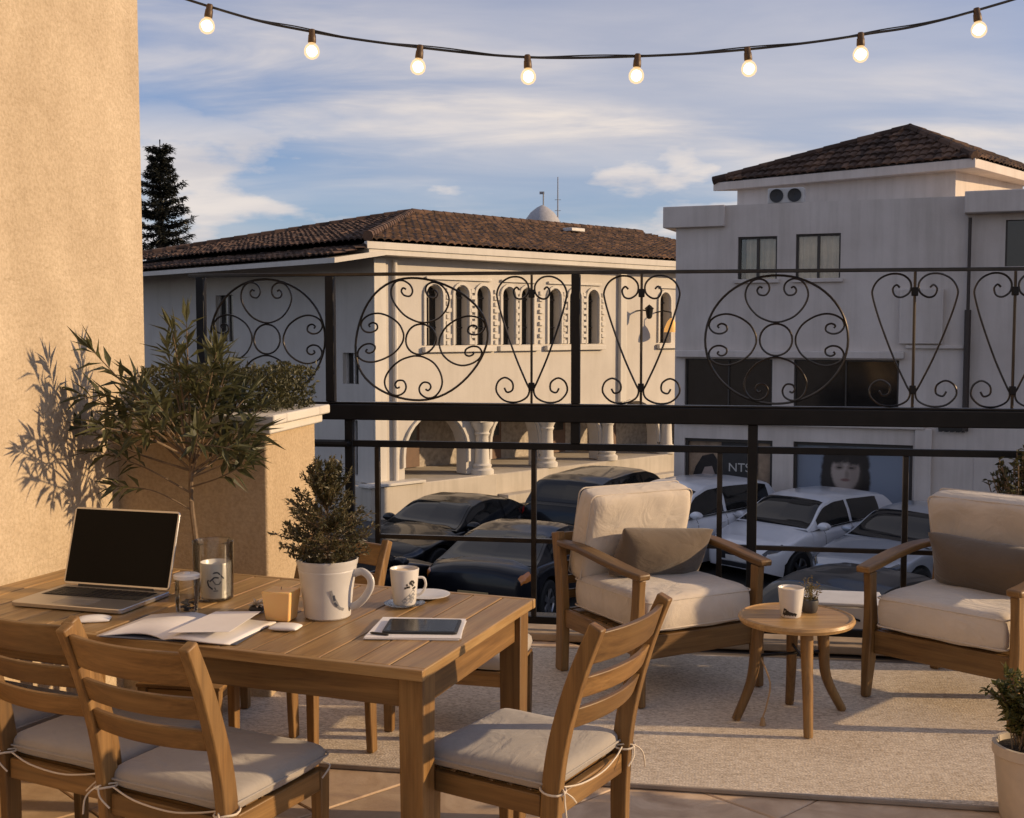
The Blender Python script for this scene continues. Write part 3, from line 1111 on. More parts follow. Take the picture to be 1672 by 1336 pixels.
g.build('wall', 'cream_wall', villa)
# recessed porch behind the arches
g = MB()
g.add([FR(0.3, -1.9, -1.5), FR(LEN, -1.9, -1.5), FR(LEN, -1.9, 0.3), FR(0.3, -1.9, 0.3)], [(0, 1, 2, 3)])
g.add([FR(0.3, -0.33, -1.5), FR(0.3, -1.9, -1.5), FR(0.3, -1.9, 0.3), FR(0.3, -0.33, 0.3)], [(0, 1, 2, 3)])
g.add([FR(0.3, -0.33, 0.12), FR(LEN, -0.33, 0.12), FR(LEN, -1.9, 0.12), FR(0.3, -1.9, 0.12)], [(0, 1, 2, 3)])
g.build('porch_wall', 'interior', villa)
for (a0, a1, b1) in ((1.7, 2.7, 0.0), (4.2, 5.3, -0.1), (6.6, 7.6, -0.05), (8.6, 9.6, -0.1)):
    dr = bars(FR, [(a0, a1, -1.48, b1)], -1.88, -1.82).build('door', 'door_wood', villa)
    bars(FR, [(a0 + .1, a0 + .45, -0.9, b1 - .12), (a1 - .45, a1 - .1, -0.9, b1 - .12)], -1.815, -1.80).build('pane', 'window_dark', dr)
# plinth, steps and low front wall
g = MB()
g.prism([(-0.35, 0.34), (3.14, 0.34), (3.14, -2.0), (-0.35, -2.0)], lambda a, b, d: FR(a, b, d), ZG - 0.01, -1.50)
g.build('plinth', 'stone_plinth', villa, bevel=0.02)
g = MB(); g.prism([(-0.42, 0.40), (1.05, 0.40), (1.05, 0.02), (-0.42, 0.02)], lambda a, b, d: FR(a, b, d), -1.497, -1.44)
g.build('ledge', 'cream_trim', villa, bevel=0.01)
g = MB()
g.prism([(3.15, 0.30), (LEN, 0.30), (LEN, -2.0), (3.15, -2.0)], lambda a, b, d: FR(a, b, d), ZG - 0.01, -1.505)
g.build('porch_floor', 'stone_plinth', villa, bevel=0.02)
for k in range(2):
    g = MB(); g.prism([(3.2, 0.62 - .3 * k), (LEN - 1, 0.62 - .3 * k), (LEN - 1, 0.305), (3.2, 0.305)], lambda a, b, d: FR(a, b, d), ZG - 0.005 + .002 * k, ZG + 0.22 * (k + 1))
    if k == 0:
        g.build('step', 'stone_plinth', villa, bevel=0.015)
# base of the shaded side
g = MB(); g.prism([(0.36, 0.06), (WID, 0.06), (WID, -0.3), (0.36, -0.3)], lambda a, b, d: FL(a, b, d), ZG - 0.01, -1.47)
g.build('plinth', 'stone_plinth', villa)
# columns with capital and base
for u in (2.90, 4.94, 7.06, 9.35):
    g = MB()
    base = FR(u, 0.10, 0)
    g.lathe([(0.0, -1.50), (0.26, -1.50), (0.26, -1.40), (0.20, -1.36), (0.22, -1.30), (0.165, -1.26), (0.150, -0.95), (0.142, -0.66), (0.155, -0.64), (0.175, -0.60), (0.15, -0.57), (0.17, -0.52), (0.25, -0.40), (0.26, -0.34), (0.0, -0.34)], 20, base)
    col = g.build('column', 'cream_trim', villa, smooth=True)
    g = MB(); g.prism([(u - .29, .36), (u + .29, .36), (u + .29, -.03), (u - .29, -.03)], lambda a, b, d: FR(a, b, d), -0.338, -0.22)
    g.build('capital', 'cream_trim', col, bevel=0.012)
# arch mouldings
for (a0, a1, b0, b1, k) in gops[:4]:
    r = (a1 - a0) / 2 + 0.05; c = (a0 + a1) / 2; zs = b1 - (a1 - a0) / 2
    pts = [FR(c - r * math.cos(math.pi * i / 16), 0.015, zs + r * math.sin(math.pi * i / 16)) for i in range(17)]
    pts = [FR(c - r, 0.015, -1.2)] + pts + [FR(c + r, 0.015, -1.2)]
    g = MB(); g.sweep(pts, [(-.03, -.05), (.03, -.05), (.03, .05), (-.03, .05)], up=(dR.y, -dR.x, 0))
    g.build('arch_moulding', 'cream_trim', villa)
# windows of the upper floor: pane, frame, hood and sill
for i, (u, w) in enumerate(up_windows):
    p = pane(FR, u - w / 2, u + w / 2, 1.34, 2.62, -0.20, 1.0).build('window', 'window_dark', villa)
    fr = bars(FR, [(u - .012, u + .012, 1.36, 2.58), (u - w / 2 + .004, u + w / 2 - .004, 2.36, 2.39), (u - w / 2 + .004, u + w / 2 - .004, 1.72, 1.74)], -0.198, -0.165)
    fr.build('frame', 'frame_dark', p)
    r = w / 2 + 0.055
    pts = [FR(u - r * math.cos(math.pi * k / 10), 0.012, 2.62 - w / 2 + r * math.sin(math.pi * k / 10)) for k in range(11)]
    g = MB(); g.sweep([FR(u - r, .012, 1.36)] + pts + [FR(u + r, .012, 1.36)], [(-.03, -.035), (.03, -.035), (.03, .035), (-.03, .035)], up=(dR.y, -dR.x, 0))
    g.build('surround', 'cream_trim', p)
for (a0, a1) in ((1.28, 3.35), (3.45, 4.75), (4.95, 7.0), (9.05, 11.8)):
    bars(FR, [(a0, a1, 1.20, 1.315)], 0.002, 0.11).build('sill', 'cream_trim', villa, bevel=0.012)
    bars(FR, [(a0 + .1, a1 - .1, 2.74, 2.80)], 0.002, 0.06).build('hood_mould', 'cream_trim', villa, bevel=0.01)
# toothed stone strips between the windows
for u in (2.00, 2.705, 3.41, 4.09, 4.83, 5.63, 6.30, 6.98):
    for k in range(9):
        z0 = 1.36 + k * 0.14
        wdt = 0.11 if k % 2 else 0.07
        bars(FR, [(u - wdt / 1.6, u + wdt / 1.6, z0, z0 + 0.085)], 0.002, 0.055 if k % 2 else 0.04).build('tooth_block', 'cream_trim', villa)
# corner pilaster and rain pipe
bars(FR, [(0.0, 0.30, -1.44, EZ - 0.1)], 0.002, 0.05).build('pilaster', 'cream_trim', villa, bevel=0.01)
g = MB(); g.tube([FR(0.52, 0.07, -1.44), FR(0.52, 0.07, EZ - 0.12)], 0.045, 8)
g.build('rain_pipe', 'cream_trim', villa, smooth=True)
bars(FR, [(7.55, 7.78, -0.10, EZ - 0.1)], 0.002, 0.10).build('pilaster', 'cream_trim', villa, bevel=0.01)
# small windows on the shaded side
for k, (a0, a1, b0, b1, _) in enumerate(lops):
    p = pane(FL, a0, a1, b0, b1, -0.14).build('window', 'window_dark', villa)
    bars(FL, [(a0, a0 + .035, b0, b1), (a1 - .035, a1, b0, b1), ((a0 + a1) / 2 - .015, (a0 + a1) / 2 + .015, b0, b1)], -0.138, -0.09).build('frame', 'frame_white', p)
# roof: cornice, slopes, hips
OV, OVL = 0.45, 1.25                          # overhang over the lit facade and over the shaded side
H2 = WID / 2
SL = 1.32 / (H2 + OV)                         # rise per metre
RZ = EZ + 0.06


def RF(u, w, z):
    """u along the lit facade, w in from it"""
    return LC + dR * u + dL * w + V((0, 0, z))


bars(FR, [(-OV + .05, LEN, EZ - 0.05, EZ + 0.05)], -0.25, OV - 0.03).build('soffit', 'cream_trim', villa)
bars(FR, [(-OV - .02, LEN, EZ + 0.052, EZ + 0.20)], OV - 0.10, OV).build('fascia', 'cream_trim', villa, bevel=0.01)
zl = RZ - SL * (OVL - OV)
g = MB()
# sloping white soffit and barge board over the shaded side
a = RF(-OVL, -OV, zl - .04); b = RF(-0.02, -OV, RZ - 0.02); c = RF(-0.02, WID, RZ - 0.02); d = RF(-OVL, WID, zl - .04)
dn = V((0, 0, -0.10))
g.add([a, b, c, d, a + dn, b + dn, c + dn, d + dn], [(0, 1, 2, 3), (7, 6, 5, 4), (0, 4, 5, 1), (1, 5, 6, 2), (2, 6, 7, 3), (3, 7, 4, 0)])
g.build('side_soffit', 'cream_trim', villa)
g = MB()
upR = (dL + V((0, 0, SL))).normalized(); sl = math.sqrt(1 + SL * SL)
tile_slope(g, RF(-OV, -OV, RZ + 0.16), RF(LEN, -OV, RZ + 0.16), upR, (H2 + OV) * sl, lambda t: t / sl - 0.05, lambda t: LEN + OV)
upL = (dR + V((0, 0, SL))).normalized()
tile_slope(g, RF(-OV, -OV, RZ + 0.16), RF(-OV, WID + OV, RZ + 0.16), upL, (H2 + OV) * sl, lambda t: t / sl - 0.05, lambda t: WID + 2 * OV - t / sl)
rt = raw('roof_tiles', g.v, g.f, 'roof_tile', villa); tag(rt, kind='stuff')
g = MB()
tile_slope(g, RF(-OVL, -OV, zl + 0.0), RF(-OVL, WID + OV, zl + 0.0), upL, (OVL - OV + 0.25) * sl, lambda t: 0.0, lambda t: WID + 2 * OV)
rt = raw('eave_tiles', g.v, g.f, 'roof_tile', villa); tag(rt, kind='stuff')
g = MB()
pk = RF(H2, H2, RZ + 0.16 + SL * (H2 + OV) + .05)
hip_line(g, RF(-OV, -OV, RZ + 0.24), pk)
hip_line(g, RF(-OV, WID + OV, RZ + 0.24), pk)
hip_line(g, pk, RF(LEN, H2, RZ + 0.16 + SL * (H2 + OV) + .05))
g.build('ridge_tiles', 'roof_tile', villa, smooth=True)['kind'] = 'stuff'
# solid under the tiles
g = MB()
b0 = [RF(-OV + .05, -OV + .05, RZ + .06), RF(LEN, -OV + .05, RZ + .06), RF(LEN, H2, RZ + .12 + SL * (H2 + OV)), RF(H2, H2, RZ + .12 + SL * (H2 + OV)), RF(-OV + .05, WID + OV, RZ + .06), RF(LEN, WID + OV, RZ + .06)]
g.add(b0, [(0, 1, 2, 3), (0, 3, 4), (3, 2, 5, 4), (1, 5, 2), (0, 4, 5, 1)])
g.build('roof_deck', 'dark_bark', villa)
# skylight and vent on the roof
for (t, u) in ((3.6, 9.8), (2.0, 13.2)):
    g = MB(); c = RF(u, t, RZ + 0.30 + SL * (t + OV)); g.box(c, (0.55, 0.35, 0.10), rotz(R(44)))
    g.build('skylight', 'poster_white', villa, bevel=0.02)

# lamps on the villa
lt = thing('wall_lantern', 'black iron wall lantern on a bracket near the end of the cream villa', 'lantern', FR(8.25, 0.0, 2.15))
o0 = FR(8.25, 0.0, 2.15); nR = FR(0, 1, 0) - FR(0, 0, 0)
g = MB(); g.tube([V((0, 0, 0)), nR * 0.2 + V((0, 0, .02)), nR * 0.42], 0.02, 6); g.build('bracket', 'black_iron_matte', lt)
g = MB(); g.lathe([(0, .16), (.03, .14), (.12, .06), (.10, .04), (.07, -.16), (.03, -.2), (0, -.2)], 8, nR * 0.42); g.build('lamp_housing', 'black_iron_matte', lt)
lt = thing('street_lantern', 'small glowing orange lantern at the far end of the cream villa', 'lantern', FR(9.02, 0.5, 1.5))
g = MB(); g.lathe([(0.0, 0.48), (.03, .47), (.10, .38), (.17, .22), (.18, .12), (.0, .12)], 12); g.build('lamp_shade', 'orange_glow', lt, smooth=True)
g = MB(); g.tube([V((0, 0, .46)), V((0, 0, .62)), nR * -0.25 + V((0, 0, .66)), nR * -0.51 + V((0, 0, .62))], 0.018, 6); g.build('bracket', 'black_iron_matte', lt)

# ---- white shop building at the right
RBO = V((2.92, 21.3, 0)); rbd = V((0.93, -0.366, 0)).normalized()
FB = frame(RBO, rbd)
shop = thing('shop_building', 'white two storey shop building with poster windows below and brown pyramid roof', 'building')
g = MB()
UL = 4.90
TOP = 3.86
w_up = [(1.13, 1.81, 2.56, 3.30, 0), (2.13, 2.88, 2.56, 3.32, 0)]
wall_band(g, FB, 0.02, UL, 1.30, TOP, w_up, 0.16)
w_mid = [(0.20, 1.76, 0.22, 1.16, 0), (2.13, 3.87, 0.22, 1.16, 0)]
wall_band(g, FB, 0.02, UL, 0.03, 1.30, w_mid, 0.16)
w_low = [(0.21, 1.78, -2.0, -0.27, 0), (2.14, 4.12, -2.0, -0.27, 0)]
wall_band(g, FB, 0.02, UL, ZG - .01, 0.03, w_low, 0.22)
# plan of the block: shallow at the left end, deeper to the right
pl_ = [FB(0.02, 0, 0), FB(0.02, -2.2, 0), V((12.5, 22.2, 0)), FB(UL, 0, 0)]
for p, q in ((pl_[0], pl_[1]), (pl_[1], pl_[2])):
    g.add([p + V((0, 0, ZG)), q + V((0, 0, ZG)), q + V((0, 0, TOP)), p + V((0, 0, TOP))], [(0, 1, 2, 3)])
g.add([p + V((0, 0, TOP - 0.002)) for p in pl_], [(0, 1, 2, 3)])
g.build('wall', 'white_wall', shop)
bars(FB, [(-0.20, 0.9, TOP - 0.37, TOP + 0.004)], -1.2, 0.10).build('roof_slab', 'white_wall', shop, bevel=0.012)
bars(FB, [(0.05, 3.95, 1.185, 1.31)], 0.002, 0.13).build('ledge', 'white_wall', shop, bevel=0.015)
bars(FB, [(3.97, 4.88, 1.36, 1.42)], 0.002, 0.06).build('ledge', 'white_wall', shop, bevel=0.01)
bars(FB, [(0.05, 4.30, 0.0, 0.07)], 0.002, 0.10).build('ledge', 'white_wall', shop, bevel=0.015)
bars(FB, [(4.15, 4.42, ZG, 0.02)], 0.002, 0.08).build('pilaster', 'white_wall', shop, bevel=0.01)
bars(FB, [(3.86, 4.55, 1.44, 2.35)], 0.002, 0.09).build('wall_patch', 'white_wall', shop, bevel=0.01)
for k, (a0, a1, b0, b1, _) in enumerate(w_up):
    p = pane(FB, a0, a1, b0, b1, -0.11).build('window', 'window_pane', shop)
    m = (a0 + a1) / 2
    bars(FB, [(a0, a0 + .035, b0, b1), (a1 - .03, a1, b0, b1), (m - .02, m + .02, b0, b1), (a0 + .036, m - .021, b1 - .035, b1), (m + .021, a1 - .031, b1 - .035, b1)], -0.108, -0.05).build('frame', 'frame_dark', p)
    g = MB()
    n = 30
    lo = a0 + (0.12 if k == 0 else 0.02)
    vs = []; fs = []
    for i in range(n + 1):
        u = lo + (a1 - lo) * i / n
        dd = -0.19 + 0.03 * math.sin(i * 1.5 + k) + 0.015 * math.sin(i * 0.7)
        vs += [FB(u, dd, b0 - .05), FB(u, dd, b1 + .02)]
    for i in range(n):
        fs.append((2 * i, 2 * i + 2, 2 * i + 3, 2 * i + 1))
    g.add(vs, fs); g.build('curtain', 'curtain', p, smooth=True)
    bars(FB, [(a0 - .2, a1 + .2, b0 - .2, b1 + .2)], -0.80, -0.78).build('room_back', 'poster_dark', p)
    bars(FB, [(a0 - .05, a1 + .05, b0 - .07, b0 - .005)], 0.002, 0.06).build('sill', 'white_wall', p, bevel=0.008)
for k, (a0, a1, b0, b1, _) in enumerate(w_mid):
    p = pane(FB, a0, a1, b0, b1, -0.12).build('window', 'window_dark', shop)
    rc = [(a0, a0 + .03, b0, b1), (a1 - .03, a1, b0, b1), (a0 + .031, a1 - .031, b1 - .03, b1)]
    m = a0 + (a1 - a0) * (0.5)
    rc.append((m - .012, m + .012, b0, b1 - .031))
    bars(FB, rc, -0.118, -0.07).build('frame', 'frame_dark', p)
for k, (a0, a1, b0, b1, _) in enumerate(w_low):
    p = pane(FB, a0, a1, b0, b1, -0.17).build('shop_window', 'poster_blue' if k else 'poster_tan', shop)
    bars(FB, [(a0, a0 + .05, b0, b1), (a1 - .05, a1, b0, b1), (a0 + .051, a1 - .051, b1 - .06, b1)], -0.168, -0.08).build('frame', 'frame_dark', p)
    if k == 0:
        # left display: portrait edge, dark panel with block letters
        def flat(poly, mname, dep, nm):
            mb = MB(); mb.prism(poly, lambda a, b, dd: FB(a, dd, b), -0.169, -0.169 + dep); mb.build(nm, mname, p)
        bars(FB, [(0.85, 1.50, -1.9, -0.34)], -0.1685, -0.155).build('poster_panel', 'poster_dark', p)
        flat([(0.27, -1.9), (0.84, -1.9), (0.84, -0.75), (0.70, -0.55), (0.50, -0.60), (0.38, -0.80), (0.29, -1.1)], 'poster_hair', 0.006, 'printed_hair')
        flat([(0.42, -1.7), (0.74, -1.7), (0.76, -1.0), (0.68, -0.78), (0.55, -0.80), (0.44, -1.05)], 'poster_skin', 0.009, 'printed_face')
        bars(FB, [(1.52, 1.72, -1.9, -0.34)], -0.1685, -0.155).build('curtain_strip', 'poster_tan', p)
        for (txt, zz, sz) in (('NTS', -0.86, 0.22),):
            cu = bpy.data.curves.new('lettering', 'FONT'); cu.body = txt; cu.size = sz; cu.extrude = 0.002
            cu.align_x = 'CENTER'
            tmp = bpy.data.objects.new('lettering_curve', cu); COL.objects.link(tmp)
            bpy.context.view_layer.update()
            tm = bpy.data.meshes.new_from_object(tmp.evaluated_get(bpy.context.evaluated_depsgraph_get()))
            bpy.data.objects.remove(tmp)
            tm.materials.clear(); tm.materials.append(MATS['poster_white'])
            to = bpy.data.objects.new('lettering', tm); COL.objects.link(to)
            to.parent = p; to['kind'] = 'stuff'
            n_ = FB(0, 1, 0) - FB(0, 0, 0)
            M = Matrix((rbd, V((0, 0, 1)), n_)).transposed().to_4x4()
            M.translation = FB(1.175, -0.150, zz)
            to.matrix_world = M
    else:
        n_ = FB(0, 1, 0) - FB(0, 0, 0)
        g = MB(); g.box((0, 0, 0), (1.86, 0.004, 1.62))
        o = g.build('portrait_poster', 'portrait_print', p)
        M = Matrix((rbd, -n_, V((0, 0, 1)))).transposed().to_4x4()
        M.translation = FB(3.13, -0.164, -1.17)
        for v_ in o.data.vertices:
            v_.co.x += 0.12; v_.co.z += -0.46
        M.translation = FB(3.13 - 0.12, -0.164, -0.71)
        o.matrix_world = M
# graffiti mark, meter door and downpipe
g = MB()
g.prism([(5.08, ZG + .02), (6.3, ZG + .02), (6.3, -0.40), (5.08, -0.40)], lambda a, b, d: FB(a, d, b), 0.002, 0.03)
g.build('panel_door', 'white_wall', shop, bevel=0.006)
g = MB()
for k in range(9):
    u = 4.52 + k * 0.045; g.prism([(u, -.02), (u + .05, -.02 + .02 * (k % 2)), (u + .03, .10 + .05 * (k % 3)), (u - .01, .06)], lambda a, b, d: FB(a, d, b), 0.0835, 0.086)
g.build('painted_mark', 'print_black', shop)
g = MB(); g.tube([FB(4.93, 0.09, 0.0), FB(4.93, 0.09, 2.0)], 0.055, 8); g.tube([FB(4.93, 0.09, 2.0), FB(4.93, 0.09, 3.5)], 0.028, 8)
g.build('rain_pipe', 'pipe_brown', shop, smooth=True)
# right wing
g = MB()
wr_ = [(5.47, 6.6, 2.70, 3.45, 0)]
wall_band(g, FB, UL + .002, 9.5, ZG - .01, 1.3, [], 0.1)
wall_band(g, FB, UL + .002, 9.5, 1.3, 3.56, wr_, 0.16)
g.build('wing_wall', 'white_wall', shop)
bars(FB, [(UL - 0.06, 9.5, 3.56, 3.91)], -1.6, 0.28).build('wing_parapet', 'white_wall', shop, bevel=0.015)
p = pane(FB, 5.47, 6.6, 2.70, 3.45, -0.10).build('window', 'window_dark', shop)
bars(FB, [(5.47, 5.50, 2.70, 3.45), (6.02, 6.05, 2.70, 3.45)], -0.098, -0.05).build('frame', 'frame_dark', p)
# attic storey, turned on the block below, and its hipped roof
ez = 4.38
ev = [V((3.93, 23.3, 0)), V((7.74, 19.95, 0)), V((10.07, 22.5, 0)), V((6.7, 23.1, 0))]
cen = V((7.1, 21.9, 0))
at = []
for p in ev:
    q = p - cen
    at.append(cen + q * (1 - 0.48 / q.length))
g = MB()
for k in range(4):
    p, q = at[k], at[(k + 1) % 4]
    g.add([p + V((0, 0, TOP - .01)), q + V((0, 0, TOP - .01)), q + V((0, 0, ez + .01)), p + V((0, 0, ez + .01))], [(0, 1, 2, 3)])
g.build('attic_wall', 'white_wall', shop)
g = MB()
vs = [p + V((0, 0, ez)) for p in ev] + [p + V((0, 0, ez + .16)) for p in ev]
g.add(vs, [(3, 2, 1, 0), (4, 5, 6, 7), (0, 1, 5, 4), (1, 2, 6, 5), (2, 3, 7, 6), (3, 0, 4, 7)])
g.build('fascia', 'white_wall', shop, bevel=0.01)
ap = V((7.22, 21.7, 5.30))
g = MB()
for k in range(4):
    p = ev[k] + V((0, 0, ez + .165)); q = ev[(k + 1) % 4] + V((0, 0, ez + .165))
    e = (q - p); Ln = e.length; e.normalize()
    ft = p + e * (ap - p).dot(e); up = ap - ft; S = up.length; up.normalize(); ua = (ap - p).dot(e)
    tile_slope(g, p, q, up, S, lambda t, ua=ua, S=S: ua * t / S, lambda t, ua=ua, S=S, Ln=Ln: Ln - (Ln - ua) * t / S, row=0.19, pitch=0.155, h=0.032)
raw('roof_tiles', g.v, g.f, 'roof_tile', shop)['kind'] = 'stuff'
g = MB(); g.add([p + V((0, 0, ez + .161)) for p in ev] + [ap - V((0, 0, .03))], [(0, 1, 4), (1, 2, 4), (2, 3, 4), (3, 0, 4)]); g.build('roof_deck', 'dark_bark', shop)
g = MB()
for p in ev:
    hip_line(g, p + V((0, 0, ez + .20)), ap + V((0, 0, .03)), 0.085, 0.3)
g.build('ridge_tiles', 'roof_tile', shop, smooth=True)['kind'] = 'stuff'

# air conditioner on the flat roof
ac = thing('air_conditioner', 'weathered double air conditioner unit on the flat roof of the white shop', 'air conditioner', FB(1.90, -0.40, TOP))
acr = Matrix((rbd, FB(0, -1, 0) - FB(0, 0, 0), V((0, 0, 1)))).transposed()
g = MB(); g.box((0, 0, 0.16), (0.62, 0.26, 0.27)); bm_ = g
for p in g.v:
    p.xyz = acr @ p
g.build('casing', 'ac_white', ac, bevel=0.02)
for k in (-1, 1):
    g = MB(); g.lathe([(0, .012), (.03, .02), (.10, .012), (.118, .02), (.118, 0), (0, 0)], 20, (0, 0, 0), Matrix.Rotation(R(90), 3, 'X'))
    for p in g.v:
        p.xyz = acr @ (p + V((k * 0.155, -0.132, 0.16)))
    g.build('fan_grille', 'plastic_dark', ac, smooth=True)
g = MB()
for k in (-1, 1):
    g.box((k * 0.25, 0, 0.013), (0.05, 0.3, 0.022))
for p in g.v:
    p.xyz = acr @ p
g.build('foot', 'plastic_dark', ac)

# unseen block added outside the picture to keep the sun off the parked cars
nb = thing('shading_block', 'plain white block added out of view to shade the parked cars', 'building', (15.5, 15.2, ZG))
g = MB(); g.box((0, 0, 3.2), (6.0, 9.0, 6.4)); g.build('wall', 'white_wall', nb, bevel=0.03)
g = MB(); g.box((0, 0, 6.55), (6.5, 9.5, 0.28)); g.build('roof', 'white_wall', nb, bevel=0.03)
for k in range(3):
    for j in range(2):
        g = MB(); g.box((-3.02, -3 + 3 * k, 1.5 + 2.9 * j), (0.06, 1.1, 1.3)); wn_ = g.build('window', 'window_dark', nb)
        g = MB(); g.box((-3.06, -3 + 3 * k, 0.8 + 2.9 * j), (0.16, 1.3, 0.08)); g.build('sill', 'cream_trim', wn_)

# domed tower and mast behind the villa roof
dm = thing('domed_tower', 'small grey dome with finial showing above the villa roof', 'tower', (1.40, 55.0, ZG))
g = MB(); g.lathe([(0, 0), (0.95, 0), (0.95, 8.05), (1.05, 8.1), (1.05, 8.3), (0.9, 8.4), (0, 8.4)], 20); g.build('drum', 'white_wall', dm, smooth=True)
g = MB(); g.lathe([(0.92, 8.38), (0.90, 8.62), (0.76, 8.98), (0.54, 9.28), (0.26, 9.50), (0.06, 9.60), (0.0, 9.62)], 20); dmo = g.build('dome', 'dome_grey', dm, smooth=True)
g = MB(); g.tube([(0.05, 0, 9.55), (0.05, 0, 10.2)], 0.035, 6); g.box((-0.02, 0, 10.17), (0.22, 0.05, 0.12)); g.build('finial', 'mast_grey', dmo)
mastt = thing('antenna_mast', 'thin tall antenna mast beside the grey dome', 'mast', (2.13, 55.4, ZG))
g = MB(); g.tube([(0, 0, 0), (0, 0, 8.6), (0, 0, 10.95)], 0.04, 6, scales=[1.3, 1, .6]); g.build('pole', 'mast_grey', mastt)
g = MB()
for z in (8.9, 9.4, 9.9):
    g.tube([(-.14, 0, z), (.14, 0, z)], 0.012, 4)
g.build('rung', 'mast_grey', mastt)

# tall conifer at the left
tr = thing('conifer_tree', 'tall dark layered conifer rising beside the beige wall', 'tree', (-17.7, 60.0, ZG))
g = MB(); g.tube([(0, 0, 0), (0.05, 0, 5), (-.02, 0, 10), (0.02, 0, 13.4)], 0.22, 8, scales=[1.3, 1.0, .6, .15]); g.build('trunk', 'dark_bark', tr, smooth=True)
g = MB(); gb = MB(); rnd = random.Random(5)
zt = 3.2
while zt < 13.1:
    f = (13.4 - zt) / 10.2
    nbr = int(6 + 2 * f)
    a0 = rnd.uniform(0, 6)
    for k in range(nbr):
        a = a0 + 2 * math.pi * k / nbr + rnd.uniform(-.25, .25)
        ln = (0.32 + 2.65 * f ** 0.9) * rnd.uniform(0.55, 1.15)
        rise = rnd.uniform(-0.12, 0.24)
        d = V((math.cos(a), math.sin(a), 0))
        pts = [V((0, 0, zt)), V((0, 0, zt)) + d * ln * .5 + V((0, 0, ln * (rise - .10))), V((0, 0, zt)) + d * ln + V((0, 0, ln * (rise + .06)))]
        gb.tube(pts, 0.04, 4, scales=[1, .6, .2])
        cp = catmull(pts, 6)
        for i, q in enumerate(cp):
            if i < 2:
                continue
            nn = 15
            for _ in range(nn):
                side = d.cross(V((0, 0, 1))) * rnd.choice((-1, 1))
                dd = (d * rnd.uniform(.1, .8) + side * rnd.uniform(.2, 1) + V((0, 0, rnd.uniform(-.35, .45)))).normalized()
                g.leaf(q + V((rnd.gauss(0, .05), rnd.gauss(0, .05), rnd.gauss(0, .06))), dd, V((rnd.gauss(0, .4), rnd.gauss(0, .4), 1)), rnd.uniform(.22, .52) * (0.55 + .5 * f), rnd.uniform(.05, .11))
    zt += rnd.uniform(0.33, 0.50) * (0.75 + .45 * f)
raw('crown', g.v, g.f, 'needle', tr)
gb.build('branch', 'dark_bark', tr)

# ================================================================== PARKED CARS


